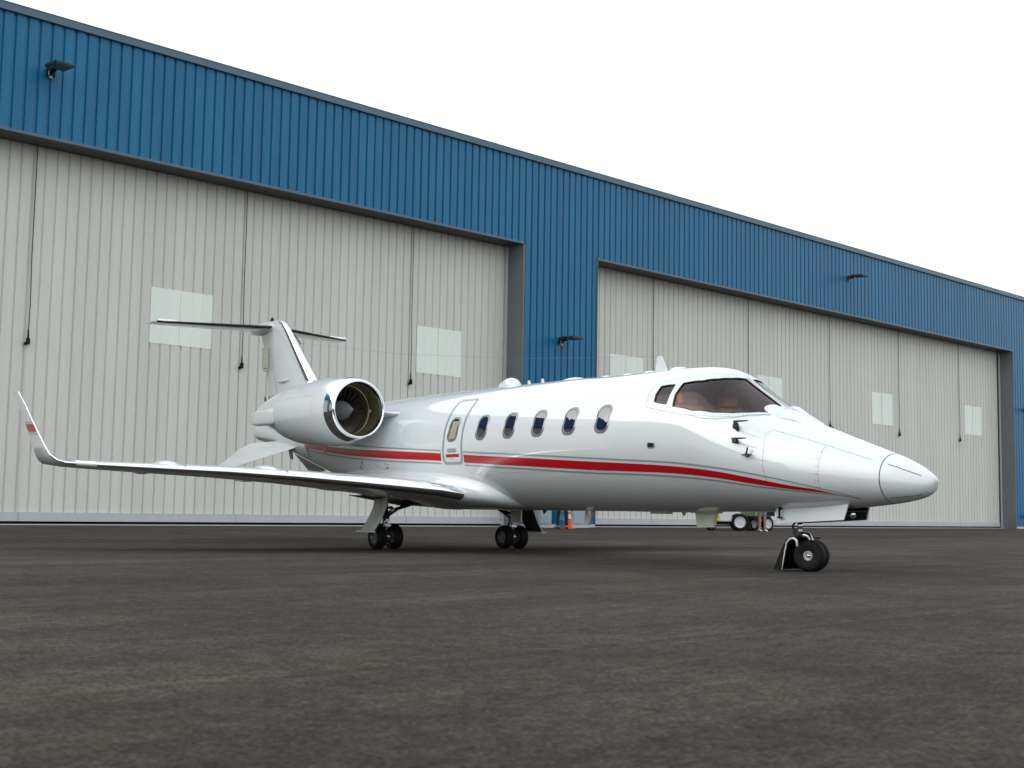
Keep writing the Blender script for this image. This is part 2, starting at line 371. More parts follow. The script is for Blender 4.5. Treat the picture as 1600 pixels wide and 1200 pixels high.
# ------------------------------------------------------------------ business jet (local: x aft of nose, y starboard, z up)
jet = empty('business_jet', (12.8974, 6.6336, 0), -1.7204+math.pi)
tag(jet, 'white twin engine business jet with red stripe, winglets and T tail, parked on the apron', 'jet')
KX = np.array([0,.06,.2,.45,.8,1.3,1.9,2.5,3.0,3.4,3.8,4.3,5,6,7.5,9,10.5,12,13.5,15,16.2,16.85,17.02])
KT = np.array([1.05,1.117,1.205,1.316,1.437,1.611,1.833,2.175,2.476,2.524,2.536,2.532,2.533,2.556,2.56,2.56,2.548,2.525,2.49,2.441,2.38,2.33,2.24])
KB = np.array([1.05,.909,.849,.802,.763,.72,.697,.681,.678,.666,.66,.658,.661,.656,.65,.677,.796,1.035,1.373,1.716,1.93,2.06,2.2])
KW = np.array([0,.09,.17,.27,.38,.52,.66,.78,.86,.90,.93,.96,.97,.98,.98,.98,.97,.9,.72,.45,.24,.12,.02])
KC = KB+.47*(KT-KB)
def pch(x, X, Y):
    h = np.diff(X); d = np.diff(Y)/h; m = np.zeros(len(X))
    for i in range(1, len(X)-1):
        if d[i-1]*d[i] > 0:
            w1 = 2*h[i]+h[i-1]; w2 = h[i]+2*h[i-1]; m[i] = (w1+w2)/(w1/d[i-1]+w2/d[i])
    m[0] = d[0]; m[-1] = d[-1]; x = np.asarray(x, float)
    i = np.clip(np.searchsorted(X, x)-1, 0, len(X)-2); t = (x-X[i])/h[i]
    return ((1+2*t)*(1-t)**2)*Y[i]+t*(1-t)**2*h[i]*m[i]+t*t*(3-2*t)*Y[i+1]+t*t*(t-1)*h[i]*m[i+1]
SKX = np.sqrt(KX)
TX = np.sqrt(np.linspace(0, 17.02**.5, 1500)**2)**1  # table in sqrt(x)
TT = [pch(TX, SKX, a) for a in (KT, KB, KW, KC)]
# gentle smoothing of the profile curves so that reflections run clean
ker = np.hanning(61); ker /= ker.sum()
for i in range(4):
    a = TT[i]; p_ = np.concatenate([2*a[0]-a[30:0:-1], a, 2*a[-1]-a[-2:-32:-1]]); s_ = np.convolve(p_, ker, 'valid')
    wgt = np.clip((TX-.45)/.25, 0, 1)*np.clip((4.08-TX)/.06, 0, 1); TT[i] = a*(1-wgt)+s_*wgt
def sec(x):
    x = np.clip(x, 0, 17.02); s_ = np.sqrt(x); return [np.interp(s_, TX, a) for a in TT]
def S(x, th, off=0.0):
    """point on the fuselage skin; th in degrees from starboard horizontal, 90 = top"""
    def raw(x, th):
        T_, B_, W_, C_ = sec(x); t = np.radians(th); sn = np.sin(t)
        return np.array([x+0*sn, W_*np.cos(t), C_+np.where(sn > 0, T_-C_, C_-B_)*sn])
    p = raw(x, th)
    if off:
        dx = raw(np.asarray(x)+.01, th)-raw(np.asarray(x)-.01, th); dt = raw(x, np.asarray(th)+.5)-raw(x, np.asarray(th)-.5)
        n = np.cross(dt.T, dx.T).T if dx.ndim == 1 else np.cross(dt, dx, axis=0)
        n = n/np.linalg.norm(n, axis=0); c_ = raw(x, th)-np.array([np.asarray(x)+0*p[1], 0*p[1], sec(x)[3]+0*p[1]])
        if np.sum(n*c_) < 0: n = -n
        p = p+n*off
    return tuple(float(a) for a in p)
def TH(x, z):
    T_, B_, W_, C_ = sec(x); h = (T_-C_) if z > C_ else (C_-B_)
    return math.degrees(math.asin(max(-1, min(1, (z-C_)/h))))
def mir(th, side): return th if side > 0 else 180-th
def skin_ribbon(mb, pts, width, off=.003, side=1, closed=False, n=6):
    """ribbon along (x, th) polyline, constant width, lying on the skin"""
    P3 = []
    k = len(pts)
    rng = range(k if closed else k-1)
    for i in rng:
        a, b = pts[i], pts[(i+1) % k]
        for j in range(n): P3.append((a[0]+(b[0]-a[0])*j/n, a[1]+(b[1]-a[1])*j/n))
    if not closed: P3.append(pts[-1])
    A = [Vector(S(x, mir(t, side), off)) for x, t in P3]; N = [(Vector(S(x, mir(t, side), off+.05))-a).normalized() for (x, t), a in zip(P3, A)]
    rows = []
    for i, a in enumerate(A):
        nx = A[(i+1) % len(A)] if closed or i < len(A)-1 else A[i]; pv = A[i-1] if closed or i > 0 else A[i]
        t_ = (nx-pv).normalized(); s_ = t_.cross(N[i])*(width/2); rows.append([tuple(a-s_), tuple(a+s_)])
    if closed: rows.append(rows[0])
    mb.grid(rows); return mb
def skin_band(mb, xs, lo, hi, off=.003, side=1, n=3):
    mb.grid([[S(x, mir(TH(x, l+(h-l)*j/n), side), off) for j in range(n+1)] for x, l, h in zip(xs, lo, hi)]); return mb
def skin_disc(mb, outline, off=.004, side=1, r0=0.0, r1=1.0, n=5, dip=0.0):
    """fill or ring of a convex (x, th) outline, scaled about its centre"""
    cx = sum(p[0] for p in outline)/len(outline); ct = sum(p[1] for p in outline)/len(outline)
    rows = []
    for k in range(n+1):
        f_ = r0+(r1-r0)*k/n
        rows.append([S(cx+(p[0]-cx)*f_, mir(ct+(p[1]-ct)*f_, side), off-dip*(1-f_)) for p in outline])
    mb.grid(rows, closev=True); return mb
def densify(pts, n=6, closed=True):
    o = []
    k = len(pts)
    for i in range(k if closed else k-1):
        a, b = pts[i], pts[(i+1) % k]
        for j in range(n): o.append((a[0]+(b[0]-a[0])*j/n, a[1]+(b[1]-a[1])*j/n))
    return o
def grow(outline, d):
    """grow an (x, th) outline by d metres"""
    A = [Vector(S(x, t)) for x, t in outline]; o = []; n = len(A)
    rad = .93
    for i in range(n):
        (x0, t0), (x1, t1) = outline[i-1], outline[(i+1) % n]
        tx, tt = x1-x0, math.radians(t1-t0)*rad; l = math.hypot(tx, tt) or 1
        nx, nn = tt/l, -tx/l
        o.append((outline[i][0]+nx*d, outline[i][1]+math.degrees(nn*d/rad)))
    def area(q): return sum(q[i-1][0]*q[i][1]-q[i][0]*q[i-1][1] for i in range(len(q)))
    if abs(area(o)) < abs(area(outline)) and d > 0:
        return grow2(outline, d)
    return o
def grow2(outline, d): return grow(outline[::-1], d)[::-1]
def inside(p, poly):
    x, y = p; c = False; n = len(poly)
    for i in range(n):
        x1, y1 = poly[i-1]; x2, y2 = poly[i]
        if (y1 > y) != (y2 > y) and x < (x2-x1)*(y-y1)/(y2-y1)+x1: c = not c
    return c
# cockpit glazing outlines (x, th)
GL_MAIN = [(3.235,26.0),(3.27,36),(3.255,48.1),(2.994,53.5),(2.85,62),(2.762,72),(2.70,86.0),(2.524,86.4),(2.322,86.0),(2.13,84.6),(2.10,76),(2.095,61.9),(2.24,50.0),(2.408,40.2),(2.646,30.8),(2.92,24.6)]
GL_SMALL = [(3.575,30.0),(3.605,37),(3.597,45.1),(3.48,46.2),(3.372,46.4),(3.362,36),(3.352,27.6),(3.46,28.6)]
FR_OUT = [(3.70,26.1),(3.735,38),(3.72,49.1),(3.446,54.0),(3.065,60.5),(2.86,72.4),(2.775,88),(2.6,89.2),(2.3,89.2),(2.06,88.8),(2.03,76),(2.02,63.3),(2.131,53.4),(2.35,37.3),(2.557,27.7),(2.751,21.6),(3.06,19.8),(3.417,22.6)]
gm = densify(GL_MAIN, 4); gs = densify(GL_SMALL, 4)
gmh = grow(gm, .02); gsh = grow(gs, .02)
def body_grid(off, x0, x1, hole=True, dark=False):
    xs = []
    x = x0
    while x < x1:
        xs.append(x)
        x += (.006+x*.12 if x < .3 else .045) if x < 1.9 else (.022 if x < 3.8 else .07)
    xs.append(x1)
    NT = 200; th = [360*k/NT-180 for k in range(NT)]
    mb = MB(); Pm = np.array([[S(max(x, 1e-5), t) for t in th] for x in xs])
    if off:
        Pm = np.array([[S(max(x, 1e-5), t, off) for t in th] for x in xs])
    mb.v = [tuple(p) for p in Pm.reshape(-1, 3)]
    for i in range(len(xs)-1):
        for j in range(NT):
            xc = (xs[i]+xs[i+1])/2; tc_ = th[j]+180/NT; skip = False
            if 1.9 < xc < 3.8 and hole:
                tt = tc_ if -90 <= tc_ <= 90 else (180-tc_ if tc_ > 90 else -180-tc_)
                if inside((xc, tt), gmh) or inside((xc, tt), gsh): skip = True
            if skip: continue
            mb.f.append([i*NT+j, i*NT+(j+1) % NT, (i+1)*NT+(j+1) % NT, (i+1)*NT+j]); mb.m.append(0)
    return mb
fus = body_grid(0, 0, 17.02).build('fuselage', M['white'], jet, smooth=True)
body_grid(-.045, 2.0, 4.1).build('cockpit_liner', M['liner'], jet, smooth=True)
# frames and glass
for side in (1, -1):
    fr_ = MB()
    fo = densify(FR_OUT, 4)
    # white riveted surround: cover plates around each pane
    for gl_, wd in ((gm, .062), (gs, .055)):
        o1 = grow(gl_, wd); rows = []
        for k in range(4):
            rows.append([S(a[0]+(b[0]-a[0])*k/3, mir(a[1]+(b[1]-a[1])*k/3, side), .004) for a, b in zip(gl_, o1)])
        fr_.grid(rows, closev=True)
    rv = fr_; rv.cm = 1
    for gl_, wd in ((gm, .05), (gs, .045), (gm, .032)):
        o1 = grow(gl_, wd); L_ = 0; last = None
        A = [Vector(S(x, mir(t, side), .006)) for x, t in o1]; N = [(Vector(S(x, mir(t, side), .05))-a).normalized() for (x, t), a in zip(o1, A)]
        for i in range(len(A)):
            a, b = A[i-1], A[i]; d = (b-a).length; k = max(1, int(d/.032))
            for q in range(k):
                c_ = a.lerp(b, q/k); n_ = N[i]; u = n_.orthogonal().normalized(); v_ = n_.cross(u)
                rv.poly([tuple(c_+.0048*(math.cos(w_)*u+math.sin(w_)*v_)) for w_ in (0, 1.05, 2.1, 3.14, 4.19, 5.24)])
    fw_ = fr_.build('windshield_frame', [M['white'], M['grey']], jet, smooth=True)
    for gl_, nm in ((gm, 'windshield_glass'), (gs, 'side_glass')):
        q = MB(); skin_disc(q, gl_, off=-.006, side=side, n=8); go = q.build(nm, M['tint'] if nm != 'side_glass' else M['tint'], jet, smooth=True)
        sl_ = MB(); skin_ribbon(sl_, gl_, .016, off=.007, side=side, closed=True, n=1); sl_.build('seal', M['seal'], go, smooth=True)
    o1 = MB(); skin_ribbon(o1, fo[:len(fo)], .006, off=.0075, side=side, closed=True, n=1); o1.build('frame_joint', M['grey'], fw_)
# windshield foot blister (rain duct) starboard and port
for side in (1, -1):
    b_ = MB(); rows = []
    for i in range(17):
        f_ = i/16; x = 2.18-f_*.52; hw = .5*math.sin(math.pi*min(1, f_*1.15+.12))**.7*(1-f_*.45) if f_ < .98 else .02
        row = []
        for j in range(13):
            g_ = j/12*2-1; th_c = 71-2*f_
            h_ = .05*math.sqrt(max(0, 1-g_*g_))*min(1, f_*7+.25)*(1-f_)**.6
            row.append(S(x, mir(th_c+g_*13*hw*1.8, side), -.004+h_))
        rows.append(row)
    b_.grid(rows); b_.build('rain_duct', M['white'], jet, smooth=True)
# cockpit interior
def seat(y):
    o = MB(); T = Matrix.Translation((3.02, y, 0))
    o.box(-.20, .26, -.22, .22, 1.42, 1.54, T); T2 = T @ Matrix.Translation((.24, 0, 1.5)) @ Matrix.Rotation(R(12), 4, 'Y')
    o.box(-.02, .12, -.23, .23, 0, .52, T2); o.box(-.01, .10, -.14, .14, .54, .74, T2)
    ob = o.build('pilot_seat', M['leather'], jet)
    bv = ob.modifiers.new('b', 'BEVEL'); bv.width = .035; bv.segments = 3
seat(.36); seat(-.36)
q = MB(); q.box(2.02, 3.9, -.66, .66, 1.15, 1.2); q.build('cockpit_floor', M['panelk'], jet)
q = MB(); q.hexa([(2.12, -.40, 1.4), (2.62, -.55, 1.4), (2.62, .55, 1.4), (2.12, .40, 1.4), (2.18, -.30, 1.80), (2.64, -.50, 1.85), (2.64, .50, 1.85), (2.18, .30, 1.80)]); q.build('glareshield', M['panelk'], jet)
for y in (.36, -.36):
    q = MB(); q.tube([(2.70, y, 1.66), (2.84, y, 1.70)], .02, 8); q.tube([(2.84, y-.15, 1.80), (2.84, y-.13, 1.70), (2.84, y, 1.68), (2.84, y+.13, 1.70), (2.84, y+.15, 1.80)], .018, 8); q.build('control_yoke', M['panelk'], jet)
q = MB(); q.poly([(3.8, y_*.93, 1.6+(z_-1.6)*.93) for _, y_, z_ in [S(3.8, t) for t in range(-40, 221, 10)]]); q.build('bulkhead', M['liner'], jet)
q = MB(); q.box(2.95, 3.35, -.12, .12, 2.28, 2.36); q.box(2.80, 2.815, .12, .30, 2.10, 2.20); q.build('overhead_panel', M['panelk'], jet)
# ---------------- stripes
SX = [.79,1.02,1.28,1.53,2.04,2.62,3.26,3.96,4.55,6.05,7.56,8.17,9.92,11.3,12.4,13.2]
RT = [.842,.888,.946,.980,1.071,1.165,1.228,1.270,1.299,1.381,1.460,1.496,1.583,1.66,1.745,1.80]
RB = [.842,.887,.918,.941,1.003,1.084,1.140,1.169,1.191,1.267,1.344,1.381,1.460,1.55,1.66,1.74]
GT = [.842,.912,.970,1.024,1.122,1.207,1.271,1.311,1.343,1.425,1.503,1.538,1.633,1.72,1.80,1.86]
GB = [.842,.882,.905,.927,.977,1.050,1.100,1.135,1.152,1.229,1.305,1.341,1.417,1.505,1.61,1.69]
def prof(x, A): return float(np.interp(x, SX, pch(np.array(SX), np.array(SX), np.array(A))))if False else float(pch(np.array([x]), np.array(SX), np.array(A))[0])
DR0, DR1 = 7.62, 8.15      # escape hatch span
def bandx(x0, x1, fn_lo, fn_hi, name, m_, side, parent=None):
    xs = np.linspace(x0, x1, max(3, int((x1-x0)/.06)))
    q = MB(); skin_band(q, xs, [fn_lo(x) for x in xs], [fn_hi(x) for x in xs], side=side)
    return q, name, m_
for side in (1, -1):
    q = MB(); gq = MB()
    spans = [(1.02, DR0-.045), (DR1+.045, 13.2)] if side > 0 else [(1.02, 13.2)]
    for a, b in spans:
        xs = np.linspace(a, b, max(3, int((b-a)/.06)))
        skin_band(q, xs, [prof(x, RB) for x in xs], [max(prof(x, RT), prof(x, RB)+.001) for x in xs], side=side)
        a2 = .80 if a < 2 else a
        xs = np.linspace(a2, b, max(3, int((b-a2)/.06)))
        hw = [.0045+.006*min(1, max(0, (x-.9)/1.5)) for x in xs]
        for A in (GT, GB):
            c_ = [prof(x, A) for x in xs]; skin_band(gq, xs, [c-h for c, h in zip(c_, hw)], [c+h for c, h in zip(c_, hw)], side=side, n=1)
    q.build('red_stripe', M['red'], fus, smooth=True); gq.build('grey_pinstripe', M['grey'], fus, smooth=True)
# ---------------- cabin windows
def rrect(cx, cz, w_, h_, r, n=6):
    o = []
    for qx, qz, a0 in ((1, 1, 0), (-1, 1, 90), (-1, -1, 180), (1, -1, 270)):
        for k in range(n+1):
            a = math.radians(a0+90*k/n); o.append((cx+qx*(w_/2-r)+r*math.cos(a), cz+qz*(h_/2-r)+r*math.sin(a)))
    return o
def cabin_window(cx, side, parent, shade=False, tall=.385):
    out = rrect(cx, 1.855, .285, tall, .11); inn = rrect(cx, 1.855, .21, tall-.074, .088); mid = rrect(cx, 1.855, .225, tall-.06, .095)
    def ring(A, B, oa, ob):
        q = MB(); q.grid([[S(x, mir(TH(x, z), side), oa) for x, z in A], [S(x, mir(TH(x, z), side), ob) for x, z in B]], closev=True); return q
    f = ring(out, mid, .002, .006).build('window_frame', M['frame'], parent, smooth=True)
    f2 = ring(mid, inn, .006, .003); f2.build('window_rim', M['alloy'], f if parent is jet else parent, smooth=True)
    q = MB(); cz = 1.855; rows = []
    for k in range(6):
        f_ = k/5; rows.append([S(cx+(x-cx)*f_, mir(TH(cx+(x-cx)*f_, cz+(z-cz)*f_), side), .0035) for x, z in inn])
    q.grid(rows, closev=True); q.build('window_glass', M['glass'], f if parent is jet else parent, smooth=True)
    if shade:
        q = MB(); xs = np.linspace(cx-.095, cx+.07, 5); q.grid([[S(x, mir(TH(x, z), side), .0045) for z in np.linspace(1.71, 1.98, 6)] for x in xs]); q.build('window_shade', M['shade'], f if parent is jet else parent, smooth=True)
for cx in (4.43, 5.105, 5.785, 6.468, 7.158):
    for side in (1, -1):
        if side < 0 and cx < 5: continue
        cabin_window(cx, side, jet)
# escape hatch with its own window, grey outline
ht = empty('escape_hatch', (7.9, 0, 0), 0, jet)
def inhatch(mb, nm, m_, **k):
    o = mb.build(nm, m_, None, **k); o.parent = ht; o.matrix_parent_inverse = Matrix.Translation((-7.9, 0, 0)); return o
oz = [(7.72,2.325),(7.95,2.327),(8.15,2.327),(8.185,2.28),(8.185,2.18),(8.16,1.95),(8.135,1.7),(8.13,1.5),(8.125,1.39),(8.09,1.345),(7.9,1.34),(7.67,1.342),(7.63,1.39),(7.622,1.5),(7.648,1.76),(7.672,1.99),(7.69,2.18),(7.70,2.29)]
oth = [(x, TH(x, z)) for x, z in oz]
q = MB(); skin_ribbon(q, oth, .042, off=.0042, closed=True, n=4); inhatch(q, 'hatch_outline', M['grey'], smooth=True)
q = MB(); skin_disc(q, rrect(7.895, 1.535, .25, .06, .03) and [(x, TH(x, z)) for x, z in rrect(7.895, 1.535, .24, .055, .027)], off=.008, n=3); inhatch(q, 'hatch_handle', M['grey'], smooth=True)
q = MB(); xs = np.linspace(7.70, 8.05, 8); skin_band(q, xs, [1.432]*8, [1.477]*8, off=.0036); inhatch(q, 'red_stripe', M['red'], smooth=True)
q = MB(); skin_disc(q, [(x, TH(x, z)) for x, z in rrect(7.90, 1.405, .12, .016, .006)], off=.005, n=2); inhatch(q, 'latch', M['light'])
_n0 = len(ht.children)
cabin_window(7.92, 1, ht, shade=True)
for ch in ht.children[_n0:] if False else list(ht.children):
    if ch.name.startswith('window'): ch.matrix_parent_inverse = Matrix.Translation((-7.9, 0, 0))
# ---------------- panel lines and small nose details
pl = MB()
def vline(x, t0, t1, w_=.0045, side=1): skin_ribbon(pl, [(x, t0+(t1-t0)*k/20) for k in range(21)], w_, off=.0022, side=side, n=1)
for side in (1, -1):
    npn = [(1.855, -22), (1.875,-5), (1.887,16.4),(1.925,33.0),(1.88,42.8),(1.588,44.8),(1.219,45.0),(0.637,39.6)]
    skin_ribbon(pl, npn, .0035, off=.0022, side=side, n=6)
    vline(1.2, -40, 44, .003, side)
pl.build('panel_line', M['grey'], fus, smooth=True)
q = MB(); skin_ribbon(q, [(.521+.004*math.sin(math.radians(k)*2), k) for k in range(-180, 180, 6)], .009, off=.0025, closed=True, n=2); q.build('radome_joint', M['seal'], fus, smooth=True)
for side in (1, -1):
    for a, b in (((.466, TH(.466, 1.219)), (.117, TH(.117, 1.091))), ((.464, TH(.464, .856)), (.128, TH(.128, .899)))):
        q = MB(); skin_ribbon(q, [a, b], .007, off=.003, side=side, n=10); q.build('lightning_strip', M['seal'], fus, smooth=True)
rv = MB()
for side in (1, -1):
    dots = [(1.21, t) for t in range(-35, 42, 11)]+[(1.24, t) for t in range(-35, 42, 11)]+[(x, TH(x, .912)) for x in np.linspace(.57, .95, 5)]
    dots += [(1.87, t) for t in (-20, -8, 4, 14)]+[(x, 44.5) for x in np.linspace(.7, 1.75, 6)]+[(x, -52+x*2) for x in np.linspace(2.6, 6.4, 3)]
    for x, t in dots:
        a = Vector(S(x, mir(t, side), .003)); n_ = (Vector(S(x, mir(t, side), .05))-a).normalized(); u = n_.orthogonal().normalized(); v_ = n_.cross(u)
        rv.poly([tuple(a+.006*(math.cos(w_)*u+math.sin(w_)*v_)) for w_ in np.arange(0, 6.28, .8)])
rv.build('fastener', M['grey'], fus)
# belly and aft body seams
for x in (9.35, 12.9):
    q = MB(); skin_ribbon(q, [(x, t) for t in range(-70, 88, 8)], .003, off=.002, n=1); q.build('skin_seam', M['grey'], fus, smooth=True)
q = MB(); skin_ribbon(q, [(x, -24) for x in np.linspace(3.9, 6.8, 12)], .003, off=.002, n=1); q.build('skin_seam', M['grey'], fus, smooth=True)
# small service marks on the aft flank
q = MB()
for x, z, w_, h_ in ((10.72,1.40,.025,.07),(10.82,1.32,.025,.07),(10.32,1.176,.10,.012),(9.88,1.30,.10,.014),(10.18,1.34,.012,.05),(10.25,1.37,.012,.05),(9.93,1.37,.025,.02),(9.82,1.35,.02,.02),(9.02,1.06,.09,.012)):
    skin_disc(q, [(a, TH(a, b)) for a, b in rrect(x, z, w_, h_, min(w_, h_)*.4, 2)], off=.003, n=1)
for k in range(4): skin_disc(q, [(a, TH(a, b)) for a, b in rrect(13.06+.02*k, 1.71-.045*k, .15, .022, .004, 2)], off=.003, n=1)
q.build('service_marking', M['seal'], fus)
# oval vent window below the cockpit
q = MB(); o_ = rrect(3.507, 1.488, .145, .088, .04); q.grid([[S(x, TH(x, z), .002) for x, z in o_], [S(x, TH(x, z), .007) for x, z in rrect(3.507, 1.488, .105, .055, .026)]], closev=True)
v0 = q.build('port_frame', M['grey'], jet, smooth=True); q = MB(); skin_disc(q, [(x, TH(x, z)) for x, z in rrect(3.507, 1.488, .11, .06, .028)], off=.0045, n=2); q.build('port_glass', M['seal'], v0)
# pitot probes and vane
for side in (1, -1):
    for x0, z0, x1, z1, nm in ((2.30, 1.665, 2.10, 1.705, 'pitot_probe'), (2.26, 1.50, 2.04, 1.492, 'pitot_probe')):
        q = MB(); b0 = Vector(S(x0, mir(TH(x0, z0), side))); n_ = (Vector(S(x0, mir(TH(x0, z0), side), .1))-b0).normalized()
        h_ = .10 if z0 > 1.6 else .05
        e0 = b0+n_*.11+Vector((-.05, 0, .02 if z0 > 1.6 else 0))
        q.prism([b0+Vector((.06, 0, -h_/2)), b0+Vector((-.06, 0, -h_/2)), b0+Vector((-.05, 0, h_/2)), b0+Vector((.04, 0, h_/2))], n_*.012)
        q.hexa([b0+Vector((.05, 0, -.02)), b0+Vector((-.03, 0, -.02)), b0+Vector((-.03, 0, .02)), b0+Vector((.05, 0, .02)), e0+Vector((.03, 0, -.012)), e0+Vector((-.03, 0, -.012)), e0+Vector((-.03, 0, .012)), e0+Vector((.03, 0, .012))])
        q.tube([e0+Vector((.03, 0, 0)), e0+Vector((-.10, 0, 0)), e0+Vector((-.20, 0, 0))], [.012, .011, .006], 8); q.build(nm, M['seal'], jet)
    q = MB(); b0 = Vector(S(2.07, mir(TH(2.07, 1.335), side))); n_ = (Vector(S(2.07, mir(TH(2.07, 1.335), side), .1))-b0).normalized()
    q.tube([b0, b0+n_*.05], .022, 12); q.tube([b0+n_*.04+Vector((.07, 0, 0)), b0+n_*.04+Vector((-.08, 0, 0))], .009, 8); q.prism([b0+n_*.04+Vector((.012, 0, 0)), b0+n_*.04+Vector((-.012, 0, 0)), b0+n_*.04+Vector((-.035, 0, .085)), b0+n_*.04+Vector((-.012, 0, .085))], n_*.008); q.build('alpha_vane', M['dark'], jet)
# ---------------- belly fairing
FXK = np.array([6.85, 7.0, 7.3, 7.8, 8.5, 9.3, 10.2, 11.0, 11.7, 12.0]); FW = np.array([.42, .70, .90, 1.02, 1.10, 1.12, 1.08, .98, .74, .55])
FZC = np.array([.82, .84, .88, .92, .95, .97, 1.0, 1.06, 1.14, 1.2]); FH = np.array([.12, .20, .30, .36, .38, .38, .34, .28, .2, .12]); FB = np.array([.69, .67, .655, .65, .645, .66, .70, .79, .95, 1.06])
rows = []
for x in np.linspace(6.85, 12.0, 60):
    w_, zc_, h_, b_ = [float(pch(np.array([x]), FXK, a)[0]) for a in (FW, FZC, FH, FB)]; row = []
    for k in range(72):
        t = 2*math.pi*k/72; c_, s_ = math.cos(t), math.sin(t); e = 2/2.5
        row.append((x, w_*math.copysign(abs(c_)**e, c_), zc_+(h_ if s_ > 0 else zc_-b_)*math.copysign(abs(s_)**e, s_)))
    rows.append(row)
q = MB(); q.grid(rows, closev=True); q.build('belly_fairing', M['white'], jet, smooth=True)
# ---------------- wings
AF = [(1, .0), (.9, .012), (.75, .030), (.6, .047), (.45, .058), (.3, .060), (.2, .055), (.12, .046), (.06, .034), (.025, .022), (.008, .012), (0, 0),
      (.008, -.010), (.025, -.018), (.06, -.027), (.12, -.036), (.2, -.043), (.3, -.047), (.45, -.045), (.6, -.035), (.75, -.022), (.9, -.009)]
#        y     LEx    LEz    chord  tc   (spanwise stations)
WS = [(.55, 7.42, .80, 2.95, 1.15), (.9, 7.52, .865, 2.8, 1.1), (1.3, 7.64, .925, 2.64, 1.1), (1.8, 7.80, .965, 2.48, 1.08), (2.5, 8.04, 1.02, 2.26, 1.05), (3.3, 8.30, 1.075, 2.02, 1.0), (4.2, 8.60, 1.12, 1.78, .95),
      (5.2, 8.93, 1.15, 1.50, .9), (6.0, 9.19, 1.175, 1.25, .85), (6.2, 9.26, 1.185, 1.18, .8)]
WL = [(6.2, 9.26, 1.185, 1.18, 0), (6.30, 9.35, 1.195, 1.06, 20), (6.38, 9.47, 1.235, .86, 45), (6.435, 9.62, 1.31, .68, 68), (6.46, 9.79, 1.436, .58, 78), (6.49, 10.0, 1.61, .49, 80), (6.52, 10.18, 1.77, .42, 80), (6.562, 10.47, 2.03, .33, 80), (6.598, 10.73, 2.235, .27, 80)]
def section(y, lx, lz, c_, tc_, side, cant=0, sub=AF, grow_=0.0):
    row = []
    ca, sa = math.cos(math.radians(cant)), math.sin(math.radians(cant))
    for u, t in sub:
        tt = t*tc_*c_+math.copysign(grow_, t if t else 1); h = tt
        row.append((lx+u*c_-(grow_*1.2 if u < .01 else 0), side*(y-h*sa), lz+h*ca))
    return row
LEs = [p for p in AF if p[0] <= .06]
